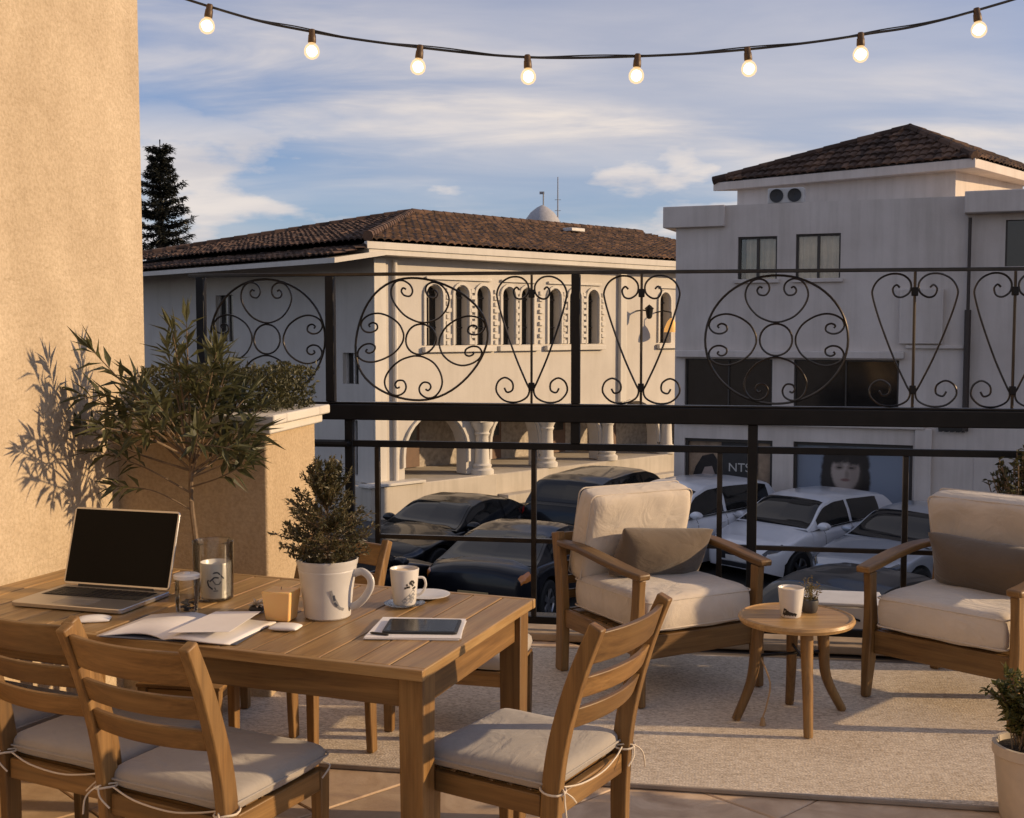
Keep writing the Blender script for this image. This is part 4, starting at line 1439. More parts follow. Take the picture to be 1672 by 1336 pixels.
def build_car(name, label, paint, P, loc, head, plate='plate_white', group='cars parked in the street below'):
    """head: heading in degrees from +X; the car's own +x is its front"""
    root = thing(name, label, 'car', (loc[0], loc[1], ZG + 0.002), R(head), group)
    k_ = P.get('scale', 0.9)
    root.scale = (k_, k_, k_)
    L, W, H = P['L'], P['W'], P['H']
    hw = W / 2
    zt_tab = P['top']; wt_tab = P['width']
    wr = P.get('wheel_r', 0.33); xa = [P.get('xf', 0.17), P.get('xr', 0.82)]      # wheel centres as fraction from the front
    ar = wr + 0.055
    X = lambda s: L / 2 - s * L

    def zb(s):
        base = 0.20 + 0.10 * max(0, (0.08 - s) / 0.08) + 0.14 * max(0, (s - 0.92) / 0.08)
        arch = 0
        for q in xa:
            dx = abs(s - q) * L
            if dx < ar:
                arch = max(arch, wr + math.sqrt(ar * ar - dx * dx) - 0.0)
        return max(base, arch)

    fy = [0.0, 0.45, 0.80, 0.93, 0.985, 1.0, 1.0, 0.985, 0.95]
    fz = [-1, -0.75, 0.0, 0.05, 0.14, 0.30, 0.52, 0.78, 1.0]

    def body(s, t):
        """t: 0 (centre line of the bonnet) .. 8 (sill)"""
        w = hw * lerp_tab(wt_tab, s); z1 = lerp_tab(zt_tab, s); z0 = zb(s)
        i = min(7, int(t)); f = t - i
        yy = fy[i] + (fy[i + 1] - fy[i]) * f
        fa = fz[i] + (fz[i + 1] - fz[i]) * f
        crown = P.get('crown', 0.035)
        z = z1 - (crown * fa if fa < 0 else (z1 - z0) * fa)
        if z0 > 0.45 and t > 6:
            yy = 1.005
        return V((X(s), w * yy, z))

    ss = set([0, .004, .012, .025, .045, .07] + [i / 40 for i in range(4, 39)] + [.985, .993, 1.0])
    for q in xa:
        for k in range(-8, 9):
            ss.add(q + ar / L * math.sin(R(90 * k / 8)))
        ss.add(q + ar / L + 0.0012); ss.add(q - ar / L - 0.0012)
    ss = sorted(x for x in ss if 0 <= x <= 1)
    g = MB(); vs = []; fs = []
    m = 17
    for s in ss:
        half = [body(s, t) for t in range(9)]
        ring = [V((p.x, -p.y, p.z)) for p in half[:0:-1]] + half
        vs += ring
    for i in range(len(ss) - 1):
        for k in range(m - 1):
            fs.append((i * m + k, i * m + k + 1, (i + 1) * m + k + 1, (i + 1) * m + k))
        fs.append((i * m + m - 1, i * m, (i + 1) * m, (i + 1) * m + m - 1))
    fs.append(tuple(range(m))); fs.append(tuple((len(ss) - 1) * m + k for k in range(m)))
    g.add(vs, fs)
    bo = g.build('body', paint, root, smooth=True, angle=48)

    # cabin
    roof = P['roof']; sA, sB, sC, sE = P['cab']
    hmax = H - lerp_tab(zt_tab, (sB + sC) / 2)
    tum = P.get('tumble', 0.20)

    def cabin(s, t):
        """t: 0 waistline .. 2 roof edge .. 4 roof centre line"""
        zbelt = lerp_tab(zt_tab, s) - 0.015
        zr = max(lerp_tab(roof, s), zbelt + 0.004)
        w = hw * lerp_tab(wt_tab, s)
        h = zr - zbelt
        k = min(1, h / hmax)
        wb = w * 0.925
        we = wb - hw * tum * k
        ed = 0.055 * k
        tabs = [(wb, zbelt), (wb + (we - wb) * 0.46 + 0.012 * k, zbelt + (h - ed) * 0.5), (we, zr - ed), (we * 0.80, zr - 0.018 * k), (0, zr)]
        i = min(3, int(t)); f = t - i
        a, b = tabs[i], tabs[i + 1]
        return V((X(s), a[0] + (b[0] - a[0]) * f, a[1] + (b[1] - a[1]) * f))

    cs = [sA + (sE - sA) * i / 36 for i in range(37)]
    cs = sorted(set(cs + [sA + .003, sE - .003, sB, sC]))
    g = MB(); vs = []; fs = []
    m = 9
    for s in cs:
        half = [cabin(s, t) for t in range(5)]
        vs += half + [V((p.x, -p.y, p.z)) for p in half[3::-1]]
    for i in range(len(cs) - 1):
        for k in range(m - 1):
            fs.append((i * m + k, i * m + k + 1, (i + 1) * m + k + 1, (i + 1) * m + k))
    g.add(vs, fs)
    g.build('cabin', P.get('roof_paint', paint), root, smooth=True, angle=40)

    def patch(fn, s0, s1, t0, t1, off, ns=10, ntt=6, mirror=False, both=False, shape=None):
        mb = MB()
        def emit(sg):
            vs = []; fs = []
            for i in range(ns + 1):
                for j in range(ntt + 1):
                    a, b = i / ns, j / ntt
                    if shape:
                        a, b = shape(a, b)
                    s = s0 + (s1 - s0) * a; t = t0 + (t1 - t0) * b
                    p = fn(s, t)
                    e1 = fn(min(1, s + .004), t) - fn(max(0, s - .004), t); e2 = fn(s, min(t + .05, t1 + .1)) - fn(s, max(0, t - .05))
                    nrm = e1.cross(e2)
                    if nrm.length > 1e-9:
                        nrm.normalize()
                    if nrm.y < 0 and abs(nrm.y) > 0.15 or (abs(nrm.y) <= 0.15 and nrm.z < 0 and abs(nrm.z) > .2):
                        nrm = -nrm
                    if abs(nrm.y) <= 0.15 and abs(nrm.z) <= 0.2:
                        nrm = V((1 if p.x > 0 else -1, 0, 0))
                    p = p + nrm * off
                    vs.append(V((p.x, sg * p.y, p.z)))
            w_ = ntt + 1
            for i in range(ns):
                for j in range(ntt):
                    fs.append((i * w_ + j, i * w_ + j + 1, (i + 1) * w_ + j + 1, (i + 1) * w_ + j))
            mb.add(vs, fs)
        emit(-1 if mirror else 1)
        if both:
            emit(-1)
        return mb

    patch(cabin, sA + .010, sB - .006, 2.28, 4.0, 0.007, 10, 8, both=True).build('windscreen', 'car_glass', root, smooth=True)
    patch(cabin, sC + .010, sE - .018, 2.30, 4.0, 0.007, 8, 8, both=True).build('rear_window', 'car_glass', root, smooth=True)
    for mir in (False, True):
        for (a, b) in P['glass']:
            patch(cabin, a, b, 0.10, 1.80, 0.006, 10, 5, mirror=mir).build('side_window', 'car_glass', root, smooth=True)
        patch(body, 0.004, P.get('hl', 0.080), 2.8, 4.15, 0.006, 6, 5, mirror=mir).build('headlight', P.get('hlm', 'lamp_dark'), root, smooth=True)
        patch(body, 0.945, 0.994, 3.0, 4.6, 0.006, 6, 5, mirror=mir).build('tail_light', P.get('tlm', 'lamp_red'), root, smooth=True)
        sg = -1 if mir else 1
        for s in P['seams']:
            patch(body, s, s + 0.0028, 3.0, 7.4, 0.0025, 1, 10, mirror=mir).build('door_seam', 'plastic_dark', root)
        for s in P['handles']:
            q = body(s, 4.3); g = MB(); g.box((q.x, sg * (q.y + 0.006), q.z), (0.16, 0.03, 0.028)); g.build('door_handle', P.get('handle', paint), root, bevel=0.008)
        patch(cabin, sA + .05, sE - .05, 0.0, 0.075, 0.008, 24, 1, mirror=mir).build('window_trim', 'chrome' if paint in ('car_black', 'car_navy') else 'plastic_dark', root)
        q = cabin(sA + 0.075, 0.3)
        g = MB(); cushion(g, 0.16, 0.20, 0.13, 8, 3, 2, fn=lambda p: V((q.x + p.x, sg * (q.y + 0.13) + p.y, q.z + 0.05 + p.z)))
        g.box((q.x - .01, sg * (q.y + 0.02), q.z + 0.01), (0.05, 0.10, 0.03))
        g.build('mirror', paint, root, smooth=True)
    # nose: grille, lower intake, badge strip; tail: bumper insert, plate
    zn = lerp_tab(zt_tab, 0.0); wn0 = hw * lerp_tab(wt_tab, 0.0)
    def front_box(w, z0, z1, x0, x1, mname, nm, bev=0.012):
        mb = MB(); mb.box(((x0 + x1) / 2, 0, (z0 + z1) / 2), (abs(x1 - x0), w, z1 - z0)); return mb.build(nm, mname, root, bevel=bev)
    xf = L / 2
    front_box(wn0 * 1.45, zn - 0.17, zn - 0.03, xf - .03, xf + .014, 'plastic_dark', 'grille')
    front_box(wn0 * 1.35, 0.31, 0.40, xf - .03, xf + .010, 'plastic_dark', 'lower_intake')
    front_box(0.46, 0.415, 0.51, xf - .01, xf + .020, plate, 'number_plate', 0.004)
    zr_ = lerp_tab(zt_tab, 1.0); wr0 = hw * lerp_tab(wt_tab, 1.0)
    front_box(wr0 * 1.5, 0.34, 0.46, -xf - .012, -xf + .03, 'plastic_dark', 'rear_bumper')
    pl2 = front_box(0.48, zr_ - 0.30, zr_ - 0.19, -xf - .016, -xf + .01, plate, 'number_plate', 0.004)
    # wheels
    tyre = [(wr * 0.62, -.10), (wr * 0.90, -.105), (wr * 0.985, -.085), (wr, -.05), (wr, .05), (wr * 0.985, .085), (wr * 0.90, .105), (wr * 0.62, .10), (wr * 0.60, 0)]
    tyre = tyre + [tyre[0]]
    first = None
    for q in xa:
        for sg in (1, -1):
            c = V((X(q), sg * (hw - 0.115), wr))
            if first is None:
                g = MB(); g.lathe(tyre, 26, (0, 0, 0), Matrix.Rotation(R(90), 3, 'X'))
                first = g.build('wheel', 'rubber', root, smooth=True)
                g = MB()
                for k in range(5):
                    a = 2 * math.pi * k / 5
                    for da in (-.13, .13):
                        d = V((math.cos(a + da), 0, math.sin(a + da)))
                        g.sweep([d * 0.03 + V((0, -.075, 0)), d * wr * 0.63 + V((0, -.085, 0))], [(-.022, -.01), (.022, -.01), (.016, .01), (-.016, .01)], up=(0, -1, 0))
                g.lathe([(wr * .58, .07), (wr * .64, .10), (wr * .66, .09), (wr * .66, .0), (wr * .58, .0), (wr * .58, .07)], 26, (0, 0, 0), Matrix.Rotation(R(90), 3, 'X'))
                g.lathe([(0, .09), (.05, .088), (.055, .06), (0, .06)], 12, (0, 0, 0), Matrix.Rotation(R(90), 3, 'X'))
                rim = g.build('rim', 'rim_metal', first, smooth=True)
                g = MB(); g.lathe([(0, .01), (wr * .6, .01), (wr * .6, -.01), (0, -.01)], 20, (0, 0, 0), Matrix.Rotation(R(90), 3, 'X')); g.build('hub_back', 'plastic_dark', first)
                wheel = first
            else:
                wheel = copy_tree(first, root)
            wheel.location = c
            wheel.rotation_euler = (0, 0, 0 if sg < 0 else math.pi)
    # dark liner behind the wheels and underbody
    g = MB(); g.box((0, 0, 0.42), (L * 0.86, W * 0.62, 0.36)); g.build('underbody', 'plastic_dark', root)
    return root


WT = [(0, .66), (.012, .76), (.045, .88), (.12, .975), (.3, 1.0), (.75, 1.0), (.9, .97), (.975, .90), (.993, .84), (1, .78)]
HATCH = dict(L=4.05, W=1.75, H=1.47, top=[(0, .60), (.02, .70), (.08, .78), (.245, .94), (.6, .985), (.88, 1.02), (.95, 1.02), (.985, .98), (1, .86)],
             width=WT, roof=[(.22, .93), (.25, .98), (.40, 1.39), (.47, 1.455), (.58, 1.47), (.76, 1.45), (.86, 1.39), (.975, 1.03), (.99, 1.0)], cab=(.235, .415, .865, .985),
             glass=[(.31, .545), (.565, .79)], seams=[.345, .555, .775], handles=[.51, .735], hlm='lamp_dark', wheel_r=.315)
SUV = dict(L=4.30, W=1.80, H=1.62, top=[(0, .70), (.02, .82), (.08, .90), (.235, 1.04), (.6, 1.07), (.9, 1.11), (.985, 1.08), (1, .95)],
           width=WT, roof=[(.22, 1.03), (.25, 1.08), (.38, 1.50), (.46, 1.60), (.58, 1.62), (.80, 1.59), (.89, 1.52), (.98, 1.12), (.99, 1.1)], cab=(.232, .40, .885, .988),
           glass=[(.30, .53), (.55, .74), (.76, .87)], seams=[.34, .54, .745], handles=[.50, .71], wheel_r=.35, hlm='lamp_clear')
SEDAN = dict(L=4.45, W=1.77, H=1.43, top=[(0, .60), (.02, .70), (.08, .76), (.26, .92), (.6, .95), (.82, .99), (.96, 1.0), (.99, .96), (1, .86)],
             width=WT, roof=[(.24, .91), (.27, .96), (.41, 1.35), (.5, 1.42), (.6, 1.43), (.70, 1.39), (.86, 1.0), (.88, .97)], cab=(.25, .425, .70, .875),
             glass=[(.325, .535), (.555, .735)], seams=[.35, .545, .75], handles=[.505, .71], hlm='lamp_dark', wheel_r=.32)
COUPE = dict(L=4.25, W=1.76, H=1.30, top=[(0, .55), (.02, .64), (.08, .72), (.3, .86), (.6, .87), (.82, .90), (.95, .90), (.99, .86), (1, .76)],
             width=WT, roof=[(.28, .85), (.31, .90), (.45, 1.24), (.52, 1.295), (.6, 1.30), (.70, 1.24), (.90, .90), (.93, .87)], cab=(.29, .46, .70, .915),
             glass=[(.37, .62), (.64, .76)], seams=[.39, .66], handles=[.62], wheel_r=.33, tlm='lamp_amber', crown=.06)

build_car('parked_car', 'white hatchback parked diagonally before the blue portrait shop window', 'car_white', dict(HATCH, scale=.86), (4.72, 18.75), 220)
build_car('parked_car', 'tall white crossover partly hidden behind the left cream armchair', 'car_white', dict(SUV, scale=.86), (2.85, 19.3), 222)
build_car('parked_car', 'silver blue saloon parked beside the white hatchback, behind the right armchair', 'car_silver', dict(SEDAN, scale=.86), (6.12, 17.5), 220)
build_car('parked_car', 'black estate seen from behind with a white number plate, farthest of the dark cars', 'car_black', SUV, (1.75, 20.6), 58)
build_car('parked_car', 'low black coupe between the villa plinth and the darker rounded car', 'car_black', COUPE, (-1.0, 18.9), 236)
build_car('parked_car', 'rounded black car showing its tail with yellow number plate and amber lamp', 'car_navy', COUPE, (0.28, 16.6), 66, 'plate_yellow')
build_car('parked_car', 'dark blue car half hidden behind the potted plant on the table', 'car_navy', SEDAN, (-2.5, 14.7), 60)
build_car('parked_car', 'black car nearest the railing, its roof showing beyond the round table', 'car_black', SEDAN, (3.45, 12.2), 222)

# ================================================================== RAILING
rail = thing('iron_railing', 'black wrought iron railing with scrolled medallions and heart panels', 'railing', T(0, 0, 0.045))
Q0 = T(0, 0, 0.045)


def RL(u, z, d=0.0):
    """on the railing plane, relative to its origin"""
    return T(u, d, z) - Q0


def rbar(u0, u1, z0, z1, d, name, mname='black_iron', bev=0.003):
    g = MB(); g.prism([(u0, z0), (u1, z0), (u1, z1), (u0, z1)], lambda a, b, dd: RL(a, b, dd), -d / 2, d / 2)
    return g.build(name, mname, rail, bevel=bev)


UE = 3.4
rbar(-2.05, UE, 1.957, 1.976, 0.022, 'top_rail')
rbar(-2.05, UE, 1.172, 1.258, 0.085, 'main_beam', 'black_iron_matte', 0.006)
rbar(-2.05, UE, 1.2595, 1.270, 0.055, 'capping', 'black_iron')
rbar(-1.33, UE, 1.022, 1.058, 0.034, 'lower_rail', 'black_iron_matte')
rbar(-0.98, UE, 0.515, 0.540, 0.022, 'thin_rail', 'black_iron')
rbar(-2.05, UE, 0.075, 0.115, 0.03, 'bottom_rail', 'black_iron_matte')
for (u, z0, z1, w) in ((-1.98, 1.271, 1.956, .045), (-1.226, 1.271, 1.956, .048), (0.131, 1.0585, 1.171, .048), (0.131, 1.271, 1.956, .046), (2.62, 1.271, 1.956, .046),
                       (-1.122, 0.046, 1.171, .046), (1.059, 0.046, 1.171, .050), (3.1, 0.046, 1.171, .05), (-2.0, 0.046, 1.171, .05)):
    rbar(u - w / 2, u + w / 2, z0, z1, w, 'post', 'black_iron_matte')
for (u, z1) in ((-0.964, 1.021), (-0.093, 1.021), (0.892, 1.021), (1.826, 1.021)):
    rbar(u - .014, u + .014, 0.116, z1, 0.028, 'upright')
g = MB(); g.tube([RL(-1.12, 1.04, -.02), RL(-1.12, 1.04, -.05), RL(-1.36, 1.04, -0.05)], 0.018, 8); g.tube([RL(-1.36, 1.04, -.05), RL(-1.40, 1.04, -0.05)], 0.03, 10)
g.build('wall_bracket', 'black_iron_matte', rail, smooth=True)

HALF = [(0.0, .27), (.10, .285), (.25, .36), (.37, .50), (.43, .66), (.41, .80), (.33, .905), (.22, .93), (.125, .87), (.10, .77), (.15, .685), (.235, .69), (.27, .755), (.235, .81), (.195, .79)]


def medallion(uc, zc, ru, rz, warp=0.0, seed=0):
    """ring with four C-scroll petals round a small ring"""
    rnd = random.Random(seed)

    def M(a, b, d=0.0):
        # a,b in -1..1; warp bends an old, sagging piece a little
        a2 = a + warp * (0.18 * math.sin(2.3 * b + 1.0) + 0.08 * b * b); b2 = b - warp * 0.05 * math.sin(3 * a)
        return RL(uc + ru * a2, zc + rz * b2, d)
    me = bpy.data.objects.new('medallion', None)
    ring = [M(math.cos(R(6 * k)) * .985, math.sin(R(6 * k)) * .985) for k in range(60)]
    g = MB(); g.tube(ring, 0.0064, 7, closed=True, up=TN_)
    med = g.build('medallion', 'black_iron', rail, smooth=True)
    bpy.data.objects.remove(me)
    g = MB(); g.tube([M(.225 * math.cos(R(12 * k)), .245 * math.sin(R(12 * k)), -.004) for k in range(30)], 0.0055, 7, closed=True, up=TN_)
    g.build('centre_ring', 'black_iron', med, smooth=True)
    for q in range(4):
        ca, sa = [(1, 0), (0, 1), (-1, 0), (0, -1)][q]
        stretch = 1.12 if q in (0, 2) else 1.0
        pts = []
        for sg, seq in ((-1, HALF[::-1]), (1, HALF[1:])):
            for (t, r) in seq:
                a = sg * t * (0.92 if q in (1, 3) else 1.0); b = r
                # local outward b, sideways a -> rotate (0 = up)
                x = a * ca + b * sa; y = -a * sa + b * ca
                pts.append(M(x, y, 0.006 if q % 2 else -0.006))
        g = MB(); g.tube(catmull(pts, 4), 0.0053, 7, up=TN_)
        g.build('scroll', 'black_iron', med, smooth=True)
    return med


medallion(1.169, 1.613, 0.366, 0.336)
medallion(-0.745, 1.613, 0.372, 0.336, 0.55, 3)
medallion(-1.60, 1.613, 0.34, 0.336, 0.12, 4)
medallion(2.98, 1.613, 0.33, 0.336)

HS = [(.055, .872), (.085, .855), (.098, .885), (.075, .925), (.03, .905), (.012, .86)]
HEART = [(.088, .905), (.072, .885), (.082, .855), (.115, .848), (.138, .882), (.128, .935), (.086, .968)]


def heart(uc, w, zb=1.271, h=0.685):
    """two S scrolls tied to a bar with collars"""
    g = MB(); g.tube([RL(uc, zb), RL(uc, zb + h)], 0.0075, 6)
    hb = g.build('scroll_bar', 'black_iron', rail, smooth=True)
    S = [(.42, .87), (.33, .90), (.24, .86), (.26, .79), (.40, .755), (.58, .79), (.66, .87), (.60, .955), (.42, .992)]
    # right half: small curl near the bar, over the top, out, down the diagonal, round the lower scroll
    half = [(.40, .905), (.31, .895), (.29, .845), (.37, .80), (.50, .815), (.565, .875)]
    path = [(.46, .90), (.38, .925), (.29, .895), (.29, .835), (.40, .795), (.30, .79), (.14, .83), (.075, .90), (.20, .975), (.48, .992), (.78, .955), (.95, .86), (.93, .77), (.72, .58), (.40, .33), (.12, .15), (.05, .10),
            (.14, .035), (.45, .008), (.80, .035), (.97, .11), (.88, .185), (.66, .20), (.52, .155), (.56, .105), (.70, .105)]
    path = [(.50, .905), (.40, .93), (.30, .90), (.30, .835), (.46, .805), (.28, .785)][:0] + [
        (.53, .895), (.44, .912), (.36, .88), (.40, .83), (.56, .815), (.70, .855), (.70, .93), (.55, .975)][:0] + [
        (.34, .885), (.42, .905), (.50, .875), (.44, .825), (.28, .815), (.11, .855), (.10, .925), (.28, .978), (.56, .985), (.82, .945), (.96, .87), (.93, .79), (.76, .62), (.44, .36), (.14, .16), (.06, .105),
        (.14, .045), (.42, .008), (.76, .02), (.98, .09), (.94, .165), (.74, .20), (.54, .165), (.53, .105), (.68, .085), (.76, .12)]
    for sg in (-1, 1):
        pts = [RL(uc + sg * w * a, zb + h * b, 0.0) for a, b in path]
        g = MB(); g.tube(catmull(pts, 4), 0.0053, 7, up=TN_)
        g.build('scroll', 'black_iron', hb, smooth=True)
    for z in (.855, .13):
        g = MB(); g.prism([(uc - .016, zb + h * z - .022), (uc + .016, zb + h * z - .022), (uc + .016, zb + h * z + .022), (uc - .016, zb + h * z + .022)], lambda a, b, d: RL(a, b, d), -.012, .012)
        g.build('collar', 'black_iron_matte', hb, bevel=.004)


for (u, w) in ((-0.107, .195), (0.477, .205), (1.851, .215), (2.33, .20)):
    heart(u, w)

# ================================================================== RUG
g = MB()
rw, rdp = 4.7, 1.78
nx_, ny_ = 70, 28
vs = []; fs = []
for i in range(nx_ + 1):
    for j in range(ny_ + 1):
        x = rw * (i / nx_ - .5); y = rdp * (j / ny_ - .5)
        vs.append(V((x, y, .0065 + .0022 * noise.noise(V((x * 2.1, y * 3.0, 0))) + .0010 * noise.noise(V((x * 7, y * 6, 3))))))
for i in range(nx_):
    for j in range(ny_):
        a = i * (ny_ + 1) + j
        fs.append((a, a + ny_ + 1, a + ny_ + 2, a + 1))
g.add(vs, fs)
g.box((0, 0, -.003), (rw - .01, rdp - .01, 0.0095))
rug = g.build('woven_rug', 'rug_weave', None, smooth=True, angle=60)
for (cx_, cy_, sx_, sy_) in ((0, rdp / 2, rw + .012, .014), (0, -rdp / 2, rw + .012, .014), (rw / 2, 0, .014, rdp - .016), (-rw / 2, 0, .014, rdp - .016)):
    gb_ = MB(); gb_.box((cx_, cy_, 0.0002), (sx_, sy_, .017)); gb_.build('binding', 'rug_binding', rug, bevel=.004)
rug.location = T(0.27, -1.15, 0.0105); rug.rotation_euler = (0, 0, TY)
tag(rug, 'large beige flatwoven rug under the armchairs and the round table', 'rug')

# ================================================================== DINING TABLE
tyaw = R(-20.5)
NRc = V((-0.232, 3.13, 0))
al = V((math.cos(tyaw), math.sin(tyaw), 0)); as_ = V((-math.sin(tyaw), math.cos(tyaw), 0))
TLn, TWd, TZ = 1.86, 0.87, 0.75
tc_ = NRc - al * TLn / 2 + as_ * TWd / 2
table = thing('dining_table', 'long slatted teak dining table carrying a laptop, cups and a plant mug', 'table', tc_, tyaw)
# planks run across the table
n = 17
pwid = TLn / n
for k in range(n):
    g = MB(); g.box((-TLn / 2 + pwid * (k + .5), random.uniform(-.0008, .0008), TZ - .0155 - .0005 * (k % 3)), (pwid - .0045, TWd, .031)); g.build('plank', 'tabletop_y', table, bevel=.0035)
for sg in (-1, 1):
    g = MB(); g.box((0, sg * (TWd / 2 + .0115), TZ - .0157), (TLn, .022, .0315)); g.build('edge_strip', 'tabletop_x', table, bevel=.003)
g = MB(); g.box((0, 0, TZ - .0355), (TLn - .14, TWd - .14, .008)); g.build('underboard', 'teak_x', table)
for sg in (-1, 1):
    g = MB(); g.box((0, sg * (TWd / 2 - .045), TZ - .0795), (TLn - .18, .024, .092)); g.build('apron', 'teak_x', table, bevel=.003)
    g = MB(); g.box((sg * (TLn / 2 - .045), 0, TZ - .0795), (.024, TWd - .18, .092)); g.build('apron', 'teak_y', table, bevel=.003)
    for s2 in (-1, 1):
        g = MB(); g.box((sg * (TLn / 2 - .052), s2 * (TWd / 2 - .052), (TZ - .034) / 2 + .001), (.078, .078, TZ - .034), taper=0.86); g.build('leg', 'teak_z', table, bevel=.004)

# ================================================================== DINING CHAIRS


def make_chair():
    """faces +y, origin on the floor under the seat"""
    c = thing('dining_chair', 'x', 'chair')
    prof = [(-.016, -.024), (.016, -.024), (.016, .024), (-.016, .024)]
    for sg in (-1, 1):
        pts = catmull([(sg * .205, -.205, .001), (sg * .205, -.195, .22), (sg * .205, -.20, .42), (sg * .205, -.222, .58), (sg * .205, -.275, .76), (sg * .205, -.335, .905)], 5)
        sc = [(1.0, 0.85 + 0.3 * math.sin(math.pi * min(1, k / (len(pts) - 1) * 1.05)) ** 1.0) for k in range(len(pts))]
        g = MB(); g.sweep(pts, prof, up=(0, 1, 0), scales=sc); g.build('back_post', 'teak_z', c, bevel=.005)
        g = MB(); g.box((sg * .198, .198, .2115), (.040, .040, .421), taper=.78); g.build('leg', 'teak_z', c, bevel=.004)
        g = MB(); g.box((sg * .203, .004, .398), (.022, .345, .060)); g.build('seat_rail', 'teak_y', c, bevel=.003)
    g = MB(); g.box((0, .200, .398), (.354, .024, .060)); g.build('seat_rail', 'teak_x', c, bevel=.003)
    g = MB(); g.box((0, -.198, .398), (.374, .024, .060)); g.build('seat_rail', 'teak_x', c, bevel=.003)
    for k in range(6):
        g = MB(); g.box((0, -.15 + k * .062, .423), (.380, .048, .012)); g.build('seat_slat', 'teak_x', c)
    for (z0, z1) in ((.795, .885), (.700, .762), (.612, .672)):
        zm = (z0 + z1) / 2
        yb = -.222 - (zm - .58) * .345
        pts = [(x, yb - .030 * (1 - (x / .192) ** 2), zm) for x in [-.192 + .384 * k / 12 for k in range(13)]]
        hh = (z1 - z0) / 2
        tilt = .34
        g = MB(); g.sweep(pts, [(-.0095 - tilt * hh, -hh), (.0095 - tilt * hh, -hh), (.0095 + tilt * hh, hh), (-.0095 + tilt * hh, hh)]); g.build('back_slat', 'teak_x', c, bevel=.004)
    g = MB(); cushion(g, .435, .425, .062, 20, 12, 2.6, .10, .004)
    for p in g.v:
        p.z += .463; p.y += .012
    cu = g.build('seat_cushion', 'seat_fabric', c, smooth=True, angle=80)
    g = MB(); g.tube([p + V((0, .012, .463)) for p in rounded_loop(.437, .427, 0, .025)], .0032, 6, closed=True); g.build('piping', 'seat_fabric', cu, smooth=True)
    for sg in (-1, 1):
        x0 = sg * .205
        g = MB()
        lp = [(x0 + .030 * math.cos(R(k * 45)), -.203 + .036 * math.sin(R(k * 45)), .447 + .004 * math.sin(k)) for k in range(8)]
        g.tube(catmull(lp, 2, True), .0032, 5, closed=True)
        g.build('tie_loop', 'tie_cord', cu, smooth=True)
        g = MB(); g.tube(catmull([(x0 - sg * .03, -.19, .452), (x0, -.235, .452), (x0 + sg * .026, -.255, .425), (x0 + sg * .03, -.262, .38)], 4), .0025, 5); g.build('tie_end', 'tie_cord', cu, smooth=True)
        g = MB(); g.tube(catmull([(x0, -.236, .45), (x0 - sg * .02, -.25, .43), (x0 - sg * .05, -.246, .405)], 4), .0025, 5); g.build('tie_end', 'tie_cord', cu, smooth=True)
        g = MB(); g.tube(catmull([(sg * .205, .20, .445), (sg * .228, .205, .435), (sg * .226, .17, .41)], 4), .0025, 5); g.build('tie_end', 'tie_cord', cu, smooth=True)
    g = MB(); g.tube(catmull([(-.18, -.212, .448), (-.09, -.224, .430), (.03, -.226, .424), (.12, -.222, .436), (.18, -.212, .448)], 4), .0026, 5)
    g.build('tie_cord', 'tie_cord', cu, smooth=True)
    return c


chair = make_chair()
spots = [((0.045, 3.33), 148, 'teak dining chair at the table end nearest the armchairs'),
         ((-0.81, 3.18), 63, 'teak dining chair seen from behind, nearest to the camera, with loosely tied cushion'),
         ((-1.19, 3.44), 63, 'teak dining chair pushed in at the table in front of the open laptop'),
         ((-1.66, 3.64), 63, 'teak dining chair at the beige wall, only its seat cushion in view'),
         ((-0.80, 4.43), 243, 'teak dining chair on the far side of the table behind the plant mug')]
for k, (p, hd_, lab) in enumerate(spots):
    c = chair if k == 0 else copy_tree(chair)
    c.location = (p[0], p[1], 0.0 if k != 4 else 0.018)
    c.rotation_euler = (0, 0, R(hd_ - 90))
    tag(c, lab, 'chair', 'teak dining chairs round the table')
    if k == 4:
        c.scale = (0.92, 0.92, 0.90)

# low cushioned stool behind the table
st = thing('footstool', 'low teak footstool with grey cushion behind the table', 'stool', (-0.22, 4.86, 0.0185), R(-14))
for sx in (-1, 1):
    for sy in (-1, 1):
        g = MB(); g.box((sx * .25, sy * .17, .1355), (.045, .045, .271), taper=.8); g.build('leg', 'teak_z', st, bevel=.004)
    g = MB(); g.box((sx * .25, 0, .245), (.024, .29, .055)); g.build('rail', 'teak_y', st, bevel=.003)
    g = MB(); g.box((0, sx * .17, .245), (.45, .024, .055)); g.build('rail', 'teak_x', st, bevel=.003)
g = MB(); g.box((0, 0, .277), (.54, .38, .012)); g.build('seat_board', 'teak_x', st, bevel=.003)
g = MB(); cushion(g, .56, .40, .075, 18, 12, 2.6, .12, .004)
for p in g.v:
    p.z += .322
g.build('seat_cushion', 'seat_fabric', st, smooth=True, angle=80)

# ================================================================== ARMCHAIRS


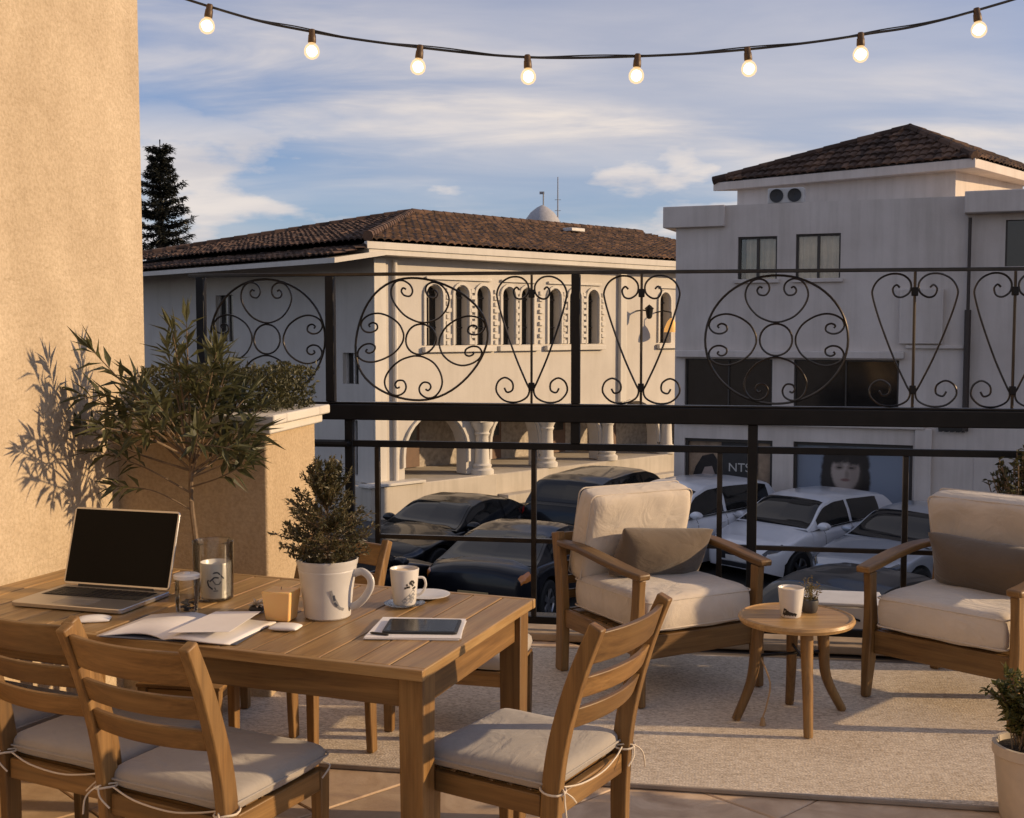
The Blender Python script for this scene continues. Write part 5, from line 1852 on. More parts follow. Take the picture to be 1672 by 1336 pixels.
def make_armchair():
    """faces +y"""
    c = thing('armchair', 'x', 'armchair')
    for sg in (-1, 1):
        # front legs with a soft S shape, up to the arm
        pts = catmull([(sg * .33, .335, .001), (sg * .33, .318, .16), (sg * .33, .305, .32), (sg * .33, .312, .46), (sg * .33, .318, .565)], 4)
        sc = [.72, .78, .84, .92, 1.0, 1.04, 1.06, 1.06, 1.04, 1.0, .96, .92, .9, .9, .9, .92, .94][:len(pts)]
        g = MB(); g.sweep(pts, [(-.021, -.03), (.021, -.03), (.021, .03), (-.021, .03)], up=(0, 1, 0), scales=sc); g.build('front_leg', 'teak_z', c, bevel=.006)
        pts = catmull([(sg * .33, -.330, .001), (sg * .33, -.322, .25), (sg * .33, -.335, .46), (sg * .33, -.372, .67)], 4)
        g = MB(); g.sweep(pts, [(-.021, -.032), (.021, -.032), (.021, .032), (-.021, .032)], up=(0, 1, 0)); g.build('rear_leg', 'teak_z', c, bevel=.006)
        # arm: broad, gently bowed, running past the front leg
        pts = catmull([(sg * .335, -.335, .622), (sg * .345, -.15, .628), (sg * .352, .06, .612), (sg * .346, .25, .590), (sg * .336, .372, .580)], 5)
        sc = [(.85 + .35 * math.sin(math.pi * k / (len(pts) - 1)) + .25 * k / (len(pts) - 1), 1) for k in range(len(pts))]
        g = MB(); g.sweep(pts, [(-.030, -.015), (.030, -.015), (.030, .015), (-.030, .015)], scales=sc); g.build('arm', 'teak_y', c, bevel=.009, seg=3)
        g = MB(); g.box((sg * .325, -.005, .262), (.026, .57, .085)); g.build('side_rail', 'teak_y', c, bevel=.004)
    g = MB(); g.box((0, .298, .250), (.618, .028, .105)); g.build('front_rail', 'teak_x', c, bevel=.005)
    g = MB(); g.box((0, -.315, .262), (.618, .026, .085)); g.build('back_rail', 'teak_x', c, bevel=.004)
    for k in range(6):
        g = MB(); g.box((0, -.25 + k * .1, .297), (.60, .06, .014)); g.build('seat_slat', 'teak_x', c)
    for k in range(5):
        z = .37 + k * .068
        g = MB(); g.box((0, -.330 - (z - .33) * .16, z), (.618, .018, .042)); g.build('back_slat', 'teak_x', c, bevel=.003)
    g = MB(); cushion(g, .605, .625, .165, 24, 18, 4.0, .14, .008, 3)
    for p in g.v:
        p.z += .392; p.y += .022
    cu = g.build('seat_cushion', 'cream_fabric', c, smooth=True, angle=80)
    g = MB()
    for dz in (-.062, .062):
        g.tube([p + V((0, .022, .392 + dz)) for p in rounded_loop(.592, .611, 0, .03)], .0035, 6, closed=True)
    g.build('piping', 'cream_fabric', cu, smooth=True)
    rot = Matrix.Rotation(R(76), 3, 'X')
    off = V((0, -.232, .668))
    g = MB(); cushion(g, .60, .455, .145, 24, 15, 3.5, .20, .013, 8, fn=lambda p: rot @ p + off)
    bc = g.build('back_cushion', 'cream_fabric', c, smooth=True, angle=80)
    g = MB()
    for dz in (-.054, .054):
        g.tube([rot @ (p + V((0, 0, dz))) + off for p in rounded_loop(.585, .443, 0, .03)], .0035, 6, closed=True, up=(0, 1, 0))
    g.build('piping', 'cream_fabric', bc, smooth=True)
    return c


arm1 = make_armchair()
arm1.location = (0.69, 5.50, 0.0185); arm1.rotation_euler = (0, 0, R(-61.5 - 90))
tag(arm1, 'teak lounge armchair with cream cushions turned towards the round table, nearer the dining table', 'armchair', 'cream lounge armchairs')
arm2 = copy_tree(arm1)
arm2.location = (2.06, 5.20, 0.0185); arm2.rotation_euler = (0, 0, R(-136.5 - 90))
tag(arm2, 'teak lounge armchair with cream cushions cut by the picture edge beside the potted shrub', 'armchair', 'cream lounge armchairs')


def pillow(name, label, w, h, d, mtx, seed):
    g = MB(); cushion(g, w, h, d, 22, 3.0, 2.0, .18, .020, seed, fn=lambda p: V((p.x * (1 + .10 * abs(p.y / (h / 2)) ** 3), p.y * (1 + .14 * abs(p.x / (w / 2)) ** 3), p.z)))
    o = g.build(name, 'taupe_fabric', None, smooth=True, angle=80)
    tag(o, label, 'pillow', 'taupe lumbar pillows')
    o.matrix_world = mtx
    return o


for k, (ac_, lab, dx) in enumerate(((arm1, 'taupe lumbar pillow lying on the armchair nearer the dining table', .04), (arm2, 'taupe lumbar pillow on the armchair at the picture edge', .02))):
    base = Matrix.Translation(ac_.location) @ Matrix.Rotation(ac_.rotation_euler.z, 4, 'Z')
    loc = Matrix.Translation((-.055 if k == 0 else -.03, -.056, .588)) @ Matrix.Rotation(R(-5 if k == 0 else -3), 4, 'Y') @ Matrix.Rotation(R(66), 4, 'X')
    pillow('lumbar_pillow', lab, .50, .24, .17, base @ loc, k * 5)

# ================================================================== ROUND SIDE TABLE
RTc = V((1.19, 4.87, 0.0185))
rt_ = thing('round_side_table', 'small round teak side table with four splayed curved legs', 'table', RTc)
g = MB(); g.lathe([(0, .420), (.21, .420), (.232, .426), (.240, .440), (.236, .452), (.228, .455), (.222, .450), (0, .4495)], 48); g.build('tabletop', 'tabletop_x', rt_, smooth=True)
for k, a in enumerate((-88, 175, 32, 82)):
    d = V((math.cos(R(a)), math.sin(R(a)), 0))
    rr = (.20, .245, .285, .24)[k]
    pts = catmull([d * .155 + V((0, 0, .419)), d * .165 + V((0, 0, .30)), d * .185 + V((0, 0, .16)), d * rr + V((0, 0, .002))], 5)
    g = MB(); g.tube(pts, .0235, 10, up=(1, .2, 0), scales=[1.15 - .35 * i / (len(pts) - 1) for i in range(len(pts))]); g.build('leg', 'teak_z', rt_, smooth=True)
g = MB()
cps = [V((math.cos(R(a)), math.sin(R(a)), 0)) * .165 + V((0, 0, .29)) for a in (-88, 32, 82, 175)]
g.tube([cps[0], cps[2]], .0065, 6); g.tube([cps[1] - V((0, 0, .012)), cps[3] - V((0, 0, .012))], .0065, 6)
g.build('stretcher', 'black_iron_matte', rt_, smooth=True)
g = MB()
p0 = cps[3] + V((.02, -.01, -.02))
g.tube(catmull([p0, p0 + V((.035, -.02, -.10)), p0 + V((.02, -.03, -.19)), p0 + V((.0, -.05, -.235))], 5), .0035, 5)
g.lathe([(0, 0), (.008, -.004), (.010, -.018), (.014, -.036), (0, -.036)], 8, p0 + V((0, -.05, -.235)))
g.build('tassel_cord', 'wicker', rt_, smooth=True)

# white box on the ledge outside the railing
wb = thing('white_box', 'low white box on the ledge behind the round side table', 'box', T(1.52, 0.36, -0.01), TY)
g = MB(); g.box((0, 0, .10), (.50, .30, .19)); g.build('body', 'white_paint', wb, bevel=.01)
g = MB(); g.box((0, 0, .205), (.52, .32, .018)); g.build('lid', 'white_paint', wb, bevel=.006)
g = MB(); g.tube(catmull([(.05, -.152, .12), (.07, -.158, .13), (.10, -.158, .128), (.12, -.152, .12)], 4), .006, 5); g.build('handle', 'black_iron_matte', wb)
ldg = MB(); ldg.prism([(-2.3, 0.165), (5.4, 0.165), (5.4, 0.62), (-2.3, 0.62)], lambda a, b, d: T(a, b, d), -0.16, -0.012)
tag(ldg.build('ledge', 'asphalt', bevel=.01), 'dark outer ledge beyond the railing', kind='structure')

# ================================================================== THINGS ON THE DINING TABLE
ZT = TZ + 0.0006


def mug_wall(rb, rt, h, th=.004, foot=.92, rim=0.0):
    return [(0, 0.0), (rb * foot, 0.0), (rb, .006), (rb + (rt - rb) * .5, h * .5), (rt, h), (rt - th * .5, h + .0015), (rt - th, h - .001), (rb + (rt - rb) * .5 - th, h * .5), (rb - th, .010), (0, .010)]


# laptop
lp = thing('laptop', 'open silver laptop with black screen at the wall end of the table', 'laptop', (-1.415, 3.925, ZT), R(-16.5))
LW, LD = .425, .285
g = MB(); g.prism([(a, b) for a, b, _ in rounded_loop(LW, LD, 0, .016)], lambda a, b, d: V((a, b, d)), .002, .017); g.build('base', 'aluminium', lp, bevel=.0025)
g = MB()
for sx in (-1, 1):
    for sy in (-1, 1):
        g.lathe([(0, 0), (.008, 0), (.008, .0021), (0, .0021)], 10, (sx * .18, sy * .115, 0))
g.build('foot', 'rubber', lp)
g = MB(); g.box((0, .042, .0172), (.375, .118, .0006)); kb = g.build('keyboard', 'key_black', lp)
for r_ in range(5):
    g = MB()
    for c_ in range(14):
        g.box((-.17 + c_ * .0262, -.004 + r_ * .0225 + .002, .0185), (.0225, .0188, .0018))
    g.build('key_row', 'key_black', kb, bevel=.0006, seg=1)
g = MB(); g.box((0, -.078, .0171), (.135, .082, .0006)); g.build('trackpad', 'trackpad', lp)
tilt = R(17)
Rl = Matrix.Rotation(tilt, 3, 'X')
hng = V((0, LD / 2 - .010, .0175))
lidp = [(a, b) for a, b, _ in rounded_loop(LW, .272, 0, .014)]
lidm = Matrix.Rotation(R(90), 3, 'X')


def LID(a, b, d):
    # b up the lid, d depth (towards the user negative y)
    return hng + Matrix.Rotation(-tilt, 3, 'X') @ V((a, d, b + .272 / 2 + .003))


g = MB(); g.prism(lidp, LID, -.0035, .0035); sc = g.build('screen_lid', 'aluminium', lp, bevel=.0015)
g = MB(); g.prism([(-.2055, -.128), (.2055, -.128), (.2055, .1295), (-.2055, .1295)], LID, -.0046, -.0037); g.build('bezel', 'screen_black', sc)
g = MB(); g.prism([(-.192, -.112), (.192, -.112), (.192, .117), (-.192, .117)], LID, -.0052, -.0047); g.build('display', 'screen_black', sc)
g = MB(); g.tube([hng + V((-.15, 0, .002)), hng + V((.15, 0, .002))], .005, 8); g.build('hinge', 'key_black', lp)

# mouse
g = MB(); cushion(g, .105, .060, .028, 14, 2.4, 1.7, 0, fn=lambda p: V((p.x, p.y, max(p.z, -.004) + .0045)))
ms = g.build('computer_mouse', 'white_tray', None, smooth=True, angle=80); ms.location = (-1.315, 3.655, ZT); ms.rotation_euler = (0, 0, R(10))
tag(ms, 'small silver white computer mouse in front of the laptop', 'mouse')

# glass jar with white lid
jr = thing('glass_jar', 'clear glass jar with a white lid, next to the open notebook', 'jar', (-1.045, 3.745, ZT))
g = MB(); g.lathe([(0, 0), (.030, 0), (.034, .006), (.037, .05), (.037, .108), (.034, .116), (.0325, .116), (.0340, .107), (.0345, .05), (.031, .012), (0, .010)], 28); g.build('body', 'clear_glass', jr, smooth=True)
g = MB(); g.lathe([(0, .1145), (.031, .1145), (.031, .117), (.041, .117), (.042, .121), (.042, .128), (.038, .131), (.012, .132), (.010, .137), (0, .137)], 28); g.build('lid', 'ceramic', jr, smooth=True)
g = MB()
rnd = random.Random(2)
for k in range(26):
    p = V((rnd.uniform(-.02, .02), rnd.uniform(-.02, .02), rnd.uniform(.014, .042)))
    cushion(g, .014, .010, .009, 4, 2.2, 1.8, 0, fn=lambda q, p=p: q + p)
g.build('coffee_beans', 'print_black', jr, smooth=True)['kind'] = 'stuff'

# tall glass cylinder with a white candle jar in it
gc = thing('glass_cylinder', 'tall clear glass cylinder standing round the white printed candle jar', 'glass', (-1.015, 3.965, ZT))
g = MB(); g.lathe([(0, 0), (.060, 0), (.066, .004), (.069, .19), (.0705, .198), (.069, .2), (.0675, .197), (.0655, .19), (.0630, .009), (0, .007)], 36); g.build('body', 'clear_glass', gc, smooth=True)
cj = thing('candle_jar', 'white candle jar with a dark blue diamond emblem inside the tall glass', 'candle', (-1.005, 3.960, ZT + .0075))
g = MB(); g.lathe([(0, 0), (.046, 0), (.050, .004), (.0525, .118), (.051, .121), (.0495, .118), (.047, .104), (0, .103)], 30); g.build('body', 'ceramic', cj, smooth=True)


def decal(parent, name, mname, r_of_z, strokes, w, ang0=0.0, off=.0006):
    """thin print wrapped on a round wall: strokes of (arc metres, z)"""
    g = MB()
    for st_ in strokes:
        pts = []
        for (a, z) in st_:
            r = r_of_z(z); th = ang0 + a / r
            pts.append(((math.cos(th), math.sin(th)), r + off, z))
        for (p, q) in zip(st_, st_[1:]):
            dx, dz = q[0] - p[0], q[1] - p[1]; l = math.hypot(dx, dz) or 1
            nx, nz2 = -dz / l * w / 2, dx / l * w / 2
            quad = []
            for (a, z) in ((p[0] + nx, p[1] + nz2), (p[0] - nx, p[1] - nz2), (q[0] - nx, q[1] - nz2), (q[0] + nx, q[1] + nz2)):
                r = r_of_z(z) + off; th = ang0 + a / r
                quad.append(V((r * math.cos(th), r * math.sin(th), z)))
            g.add(quad, [(0, 1, 2, 3)])
    return g.build(name, mname, parent)


view = R(-75)      # decals turned towards the seat at the near side
rj = lambda z: .050 + .0025 * z / .118
decal(cj, 'emblem', 'print_navy', rj, [[(-.030, .062), (-.006, .092), (.006, .092), (.026, .070)], [(-.030, .062), (-.026, .046), (-.012, .036)], [(-.022, .062), (-.006, .076), (.008, .074)]], .005, view)
decal(cj, 'emblem_letters', 'print_grey', rj, [[(-.012, .066), (-.002, .052), (.010, .052), (.016, .062)], [(-.010, .030), (.006, .030)], [(-.006, .042), (-.002, .034)]], .004, view)

# open notebook: two thin blocks of pages and a slightly lifted leaf
nb_ = thing('open_notebook', 'open white notebook lying between the laptop and the chair back', 'notebook', (-0.985, 3.545, ZT), R(-12))
g = MB()
vs = []; fs = []
for j, y in enumerate((-.135, .135)):
    for i in range(21):
        x = -.215 + .43 * i / 20
        z = .0045 + .020 * abs(math.sin(math.pi * (i / 10))) ** 1.0 * math.exp(-abs(i - 10) * .16) * (1.0 if i != 10 else 0)
        vs.append(V((x + .045 * (j * 2 - 1) * 0.3, y + .02 * math.sin(i * .3), z)))
for i in range(20):
    fs.append((i, i + 1, i + 22, i + 21))
g.add(vs, fs)
pg = g.build('page', 'paper', nb_, smooth=True)
sd = pg.modifiers.new('s', 'SOLIDIFY'); sd.thickness = .004; sd.offset = -1
g = MB(); g.box((0, 0, .0012), (.44, .275, .0022)); g.build('cover', 'print_navy', nb_, bevel=.0008)
g = MB()
g.add([(.0, -.13, .024), (.02, .14, .024), (.17, .15, .030), (.19, -.12, .034)], [(0, 1, 2, 3)])
lf = g.build('loose_leaf', 'paper', nb_)
sd = lf.modifiers.new('s', 'SOLIDIFY'); sd.thickness = .0006

# amber candle block, small grey stone, pebble clump
wx = thing('amber_candle', 'square amber candle glowing in the low sun beside the plant mug', 'candle', (-0.728, 3.675, ZT), R(-14))
g = MB(); g.box((0, 0, .0475), (.098, .085, .095), taper=.80); g.build('body', 'candle_wax', wx, bevel=.005, seg=3)
g = MB(); g.tube([(0, 0, .095), (.001, 0, .101), (.003, 0, .104)], .0012, 5); g.build('wick', 'print_black', wx)
g = MB(); cushion(g, .092, .062, .020, 12, 3.2, 2, 0, .003, 4, fn=lambda p: V((p.x, p.y, max(p.z, -.008) + .0085)))
o = g.build('grey_coaster_stone', 'white_tray', None, smooth=True, angle=70); o.location = (-0.690, 3.545, ZT); o.rotation_euler = (0, 0, R(-12))
tag(o, 'flat pale grey polished stone in front of the amber candle', 'stone')
pb = thing('dried_flower', 'tiny dried flower head with pale petals lying by the amber candle', 'flower', (-0.825, 3.77, ZT))
g = MB(); rnd = random.Random(9)
for k in range(34):
    a = rnd.uniform(0, 6.28); el = rnd.uniform(.1, 1.3)
    g.leaf(V((0, 0, .022)), V((math.cos(a) * math.cos(el), math.sin(a) * math.cos(el), math.sin(el))), V((0, 0, 1)), rnd.uniform(.022, .038), .012)
raw('petals', g.v, g.f, 'curtain', pb)
g = MB(); cushion(g, .05, .045, .024, 8, 2.4, 2, 0, fn=lambda p: p + V((0, 0, .0125))); g.build('seed_head', 'print_black', pb, smooth=True)

# big mug used as a plant pot
mg = thing('plant_mug', 'large white mug with handle used as a pot on the table', 'mug', (-0.588, 3.715, ZT), R(-14))
prof = [(0, 0), (.068, 0), (.073, .005), (.082, .09), (.0915, .150), (.0925, .153), (.0915, .156), (.0935, .160), (.0935, .166), (.0965, .172), (.0985, .186), (.0965, .188), (.0925, .186), (.088, .150), (.078, .09), (.069, .012), (0, .011)]
g = MB(); g.lathe(prof, 40); g.build('body', 'ceramic_grey', mg, smooth=True)
g = MB(); g.tube(catmull([(.089, 0, .142), (.118, 0, .150), (.143, 0, .132), (.146, 0, .104), (.128, 0, .070), (.104, 0, .046), (.078, 0, .034)], 6), .0095, 10, up=(0, 1, 0), scales=[(1.3, .8)] * 37); g.build('handle', 'ceramic_grey', mg, smooth=True)
g = MB(); g.lathe([(0, .168), (.09, .166), (.09, .150), (0, .150)], 30); g.build('soil', 'soil', mg, smooth=True)
rm = lambda z: .073 + .0098 * min(z, .09) / .085 + max(0, z - .09) * .158
decal(mg, 'bird_print', 'print_grey', rm, [[(-.012, .100), (-.004, .070), (.004, .052), (.016, .044)], [(-.008, .086), (.006, .062), (.014, .046)], [(.004, .056), (.020, .040), (.034, .034)]], .008, R(-52))
decal(mg, 'bird_wing', 'print_navy', rm, [[(-.003, .084), (.001, .066)], [(.000, .060), (.010, .048)]], .007, R(-52), .001)
tp = thing('myrtle_bush', 'dense cone shaped little bush growing in the plant mug', 'plant', (-0.588, 3.715, ZT + .168))
g = MB(); gs = MB(); rnd = random.Random(21)
gs.tube([(0, 0, -.01), (.006, .002, .08), (0, 0, .20)], .0055, 6, scales=[1, .8, .4])
for k in range(150):
    z = rnd.uniform(.01, .32)
    f = z / .345
    rad = .150 * math.sin(math.pi * min(1, .16 + .84 * (1 - f) * .72 + .0)) if f > .2 else .150 * (.55 + 2.0 * f)
    rad = .152 * (1 - ((f - .30) / .72) ** 2 if f > .30 else 1 - ((.30 - f) / .42) ** 2)
    rad = .158 * ((1 - (f - .28) / .78) ** .85 if f > .28 else 1 - ((.28 - f) / .42) ** 2)
    rad = max(.018, rad) * rnd.uniform(.55, 1.18)
    a = rnd.uniform(0, 2 * math.pi)
    tip = V((rad * math.cos(a), rad * math.sin(a), z + .02))
    st0 = V((0, 0, max(.01, z * .72)))
    mid = st0.lerp(tip, .55) + V((0, 0, -.006))
    pts = catmull([st0, mid, tip], 5)
    gs.tube(pts, .0016, 4)
    for i, q in enumerate(pts):
        if i < 3:
            continue
        for _ in range(4 if i < 6 else 6):
            d = ((tip - st0).normalized() * .7 + V((rnd.gauss(0, .7), rnd.gauss(0, .7), rnd.gauss(.25, .6)))).normalized()
            g.leaf(q + V((rnd.gauss(0, .004), rnd.gauss(0, .004), rnd.gauss(0, .004))), d, V((rnd.gauss(0, .5), rnd.gauss(0, .5), 1)), rnd.uniform(.012, .022), rnd.uniform(.005, .009))
raw('foliage', g.v, g.f, 'myrtle_leaf', tp)
gs.build('stem', 'bark', tp)


def coffee_cup(name, label, loc, h, rb, rt, fill, group=None):
    c = thing(name, label, 'cup', loc, 0, group)
    g = MB(); g.lathe(mug_wall(rb, rt, h, .0035), 32); g.build('body', 'ceramic', c, smooth=True)
    g = MB(); g.lathe([(0, h * .93), (rb + (rt - rb) * .9 - .004, h * .93), (rb + (rt - rb) * .9 - .004, h * .9), (0, h * .9)], 28); g.build('drink', fill, c, smooth=True)
    return c


cc = coffee_cup('coffee_cup', 'white coffee cup with dark bird print on the dining table', (-0.356, 3.860, ZT + .0065), .118, .038, .0485, 'milk_foam')
g = MB(); g.tube(catmull([(.043, .0, .088), (.064, 0, .086), (.070, 0, .062), (.058, 0, .038), (.040, 0, .028)], 5), .0042, 8, up=(0, 1, 0)); g.build('handle', 'ceramic', cc, smooth=True)
rc = lambda z: .038 + .0105 * z / .118
decal(cc, 'bird_print', 'print_black', rc, [[(-.012, .070), (.004, .076), (.014, .066)], [(.000, .078), (.010, .084), (.018, .074)], [(-.018, .060), (-.004, .064), (.016, .058), (.024, .062)]], .007, R(-62))
decal(cc, 'swirl_print', 'print_grey', rc, [[(-.022, .012), (-.010, .024), (.004, .034), (.018, .052)], [(-.010, .012), (.006, .024), (.018, .040)], [(.004, .012), (.016, .028)]], .013, R(-62))
sa = thing('glass_saucer', 'clear glass saucer under the white coffee cup', 'saucer', (-0.356, 3.860, ZT))
g = MB(); g.lathe([(0, 0), (.035, 0), (.040, .001), (.068, .009), (.069, .0105), (.067, .011), (.040, .0055), (0, .005)], 36); g.build('dish', 'clear_glass', sa, smooth=True)
sp_ = thing('side_plate', 'white plate at the far edge of the table behind the coffee cup', 'plate', (-0.292, 3.985, ZT))
g = MB(); g.lathe([(0, 0), (.045, 0), (.050, .002), (.080, .010), (.081, .012), (.078, .0125), (.050, .006), (0, .005)], 36); g.build('dish', 'ceramic', sp_, smooth=True)

# tablet on white sheets
sh = thing('paper_sheets', 'stack of white paper sheets under the tablet', 'paper', (-0.286, 3.545, ZT), R(-3))
for k in range(3):
    g = MB(); g.add([(-.145, -.125, 0), (.140, -.118, 0), (.135, .115, 0), (-.128, .125, 0), (-.145, -.125, .0022), (.140, -.118, .0022), (.135, .115, .0022), (-.128, .125, .0022)],
                    [(3, 2, 1, 0), (4, 5, 6, 7), (0, 1, 5, 4), (1, 2, 6, 5), (2, 3, 7, 6), (3, 0, 4, 7)])
    o = g.build('sheet', 'white_tray' if k < 2 else 'paper', sh); o.location = (0, 0, .0024 * k); o.rotation_euler = (0, 0, R((-1.5, 1.2, 0)[k]))
tb = thing('tablet', 'dark tablet lying on the white sheets near the table end', 'tablet', (-0.272, 3.540, ZT + .0075), R(-3))
g = MB(); g.prism([(a, b) for a, b, _ in rounded_loop(.225, .160, 0, .010)], lambda a, b, d: V((a, b, d)), 0, .0075); g.build('body', 'key_black', tb, bevel=.0015)
g = MB(); g.box((0, 0, .0078), (.205, .142, .0005)); g.build('display', 'screen_black', tb)
pn = thing('stylus', 'short dark stylus beside the tablet', 'pen', (-0.395, 3.455, ZT + .0112), R(-20))
g = MB(); g.tube([(-.03, 0, 0), (-.024, 0, 0), (.03, 0, 0)], .0038, 8, scales=[.3, 1, 1]); g.build('barrel', 'print_black', pn, smooth=True)

# ================================================================== ON THE ROUND TABLE
zr0 = 0.0185 + .4497
c2 = coffee_cup('coffee_cup', 'white cup with a dark hill print on the round side table', (1.165, 4.865, zr0 + .0004), .122, .042, .0545, 'milk_foam')
r2 = lambda z: .042 + .0125 * z / .122
decal(c2, 'hill_print', 'print_black', r2, [[(-.036, .012), (-.030, .040)], [(-.026, .012), (-.022, .034)], [(-.014, .012), (-.010, .028)], [(-.002, .012), (.002, .024)], [(.010, .012), (.014, .022)], [(-.036, .014), (.014, .014)]], .014, R(-95))
su = thing('small_succulent', 'tiny succulent in a dark pot beside the white cup on the round table', 'plant', (1.262, 4.94, zr0 + .0004))
g = MB(); g.lathe([(0, 0), (.028, 0), (.033, .01), (.038, .05), (.036, .054), (.034, .05), (0, .046)], 20); g.build('pot', 'dark_pot', su, smooth=True)
g = MB(); rnd = random.Random(31)
for k in range(26):
    a = rnd.uniform(0, 6.28); r_ = rnd.uniform(.0, .028); hgt = rnd.uniform(.04, .105)
    b0 = V((r_ * math.cos(a), r_ * math.sin(a), .045)); tip = b0 + V((math.cos(a) * rnd.uniform(.005, .04), math.sin(a) * rnd.uniform(.005, .04), hgt))
    for i in range(9):
        q = b0.lerp(tip, .15 + .85 * i / 8); d = V((rnd.gauss(0, 1), rnd.gauss(0, 1), rnd.gauss(.6, .4))).normalized()
        g.leaf(q, d, V((rnd.gauss(0, .5), rnd.gauss(0, .5), 1)), rnd.uniform(.011, .019), rnd.uniform(.006, .010))
raw('foliage', g.v, g.f, 'succulent_leaf', su)

# ================================================================== PLANTS
ol = thing('oleander_tree', 'slender young tree with long narrow leaves before the plaster planter', 'tree', (-1.345, 4.93, 0.245))
g = MB()
gl = MB(); rnd = random.Random(77)
trunk = catmull([(0, 0, .30), (.012, 0, .50), (-.006, .004, .70), (-.002, 0, .86)], 5)
g.tube(trunk, .0125, 8, scales=[1.1 - .35 * i / (len(trunk) - 1) for i in range(len(trunk))])
brs = []
z0 = .86


def branch(b0, tip, sag, r, nl, lmin=.075, lmax=.125, start=.35):
    mid = b0.lerp(tip, .5) + V((0, 0, sag))
    pts = catmull([b0, mid, tip], 8)
    g.tube(pts, r, 6, scales=[1 - .7 * i / (len(pts) - 1) for i in range(len(pts))])
    m = len(pts)
    for k in range(nl):
        f = start + (1 - start) * (k + rnd.uniform(-.3, .3)) / nl
        f = min(.999, max(0, f))
        i = int(f * (m - 1)); q = pts[i].lerp(pts[min(m - 1, i + 1)], f * (m - 1) - i)
        ax = (pts[min(m - 1, i + 1)] - pts[max(0, i - 1)]).normalized()
        a = k * 2.4 + rnd.uniform(-.4, .4)
        u = ax.cross(V((0, 0, 1)));
        u = u.normalized() if u.length > .05 else V((1, 0, 0))
        w = ax.cross(u)
        d = ax * rnd.uniform(.45, .85) + (u * math.cos(a) + w * math.sin(a)) * rnd.uniform(.5, .9)
        gl.leaf(q, d, V((rnd.gauss(0, .4), rnd.gauss(0, .4), 1)), rnd.uniform(lmin, lmax) * 1.08, rnd.uniform(.022, .034), rnd.uniform(.05, .3))
    for k in range(5):
        a = k * 1.3
        d = ax * 1.0 + V((rnd.gauss(0, .35), rnd.gauss(0, .35), rnd.gauss(0, .3)))
        gl.leaf(pts[-1], d, V((rnd.gauss(0, .5), rnd.gauss(0, .5), 1)), rnd.uniform(lmin, lmax), .019, .1)


for k in range(22):
    a = 2 * math.pi * (k * .381966 % 1); el = rnd.uniform(.25, 1.45)
    ln = rnd.uniform(.36, .64) * (.70 + .42 * math.sin(el))
    b0 = V(trunk[-1]) + V((0, 0, rnd.uniform(-.06, .03)))
    tip = b0 + V((math.cos(a) * math.cos(el) * (.72 if math.cos(a) > 0 else 1.0), math.sin(a) * math.cos(el) * (.95 if math.sin(a) < 0 else .6), math.sin(el))) * ln
    branch(b0, tip, rnd.uniform(-.03, .04), .0062, 15, .09, .15, .45)
    # a side twig
    b1 = b0.lerp(tip, .5); a2 = a + rnd.choice((-1, 1)) * rnd.uniform(.5, 1.1)
    branch(b1, b1 + V((math.cos(a2) * .17, math.sin(a2) * .11, rnd.uniform(-.02, .20))), .01, .0035, 6, .07, .12)
b0 = V(trunk[-1])
branch(b0 + V((0, 0, -.20)), b0 + V((-.30, -.05, -.09)), .03, .004, 10, .07, .11, .6)
branch(b0 + V((0, 0, -.13)), b0 + V((-.37, -.03, .05)), .02, .005, 14, .08, .13, .5)
branch(b0 + V((0, 0, -.10)), b0 + V((.24, -.05, .0)), -.01, .005, 14, .08, .13, .5)
branch(b0 + V((0, 0, -.06)), b0 + V((.25, .02, .06)), -.01, .005, 14, .08, .13, .5)
g.build('trunk', 'bark', ol, smooth=True)
raw('crown', gl.v, gl.f, 'olive_leaf', ol)
pt = thing('clay_planter', 'clay pot of the slender tree, mostly hidden behind the table', 'pot', (-1.345, 4.93, 0.2045))
g = MB(); g.lathe([(0, 0), (.115, 0), (.125, .01), (.155, .30), (.165, .305), (.165, .345), (.150, .345), (.145, .32), (0, .315)], 32); g.build('body', 'clay_pot', pt, smooth=True)
g = MB(); g.lathe([(0, .335), (.146, .33), (.146, .316), (0, .316)], 28); g.build('soil', 'soil', pt, smooth=True)
ps = thing('plant_stand', 'low teak plant stand behind the dining table', 'stand', (-1.345, 4.93, 0.0185), TY)
for sx in (-1, 1):
    for sy in (-1, 1):
        g = MB(); g.box((sx * .16, sy * .15, .0865), (.04, .04, .171), taper=.85); g.build('leg', 'teak_z', ps, bevel=.003)
    g = MB(); g.box((0, sx * .15, .145), (.28, .022, .04)); g.build('rail', 'teak_x', ps, bevel=.003)
    g = MB(); g.box((sx * .16, 0, .145), (.022, .26, .04)); g.build('rail', 'teak_y', ps, bevel=.003)
for k in range(4):
    g = MB(); g.box((0, -.135 + k * .09, .1785), (.37, .075, .014)); g.build('slat', 'teak_x', ps, bevel=.003)


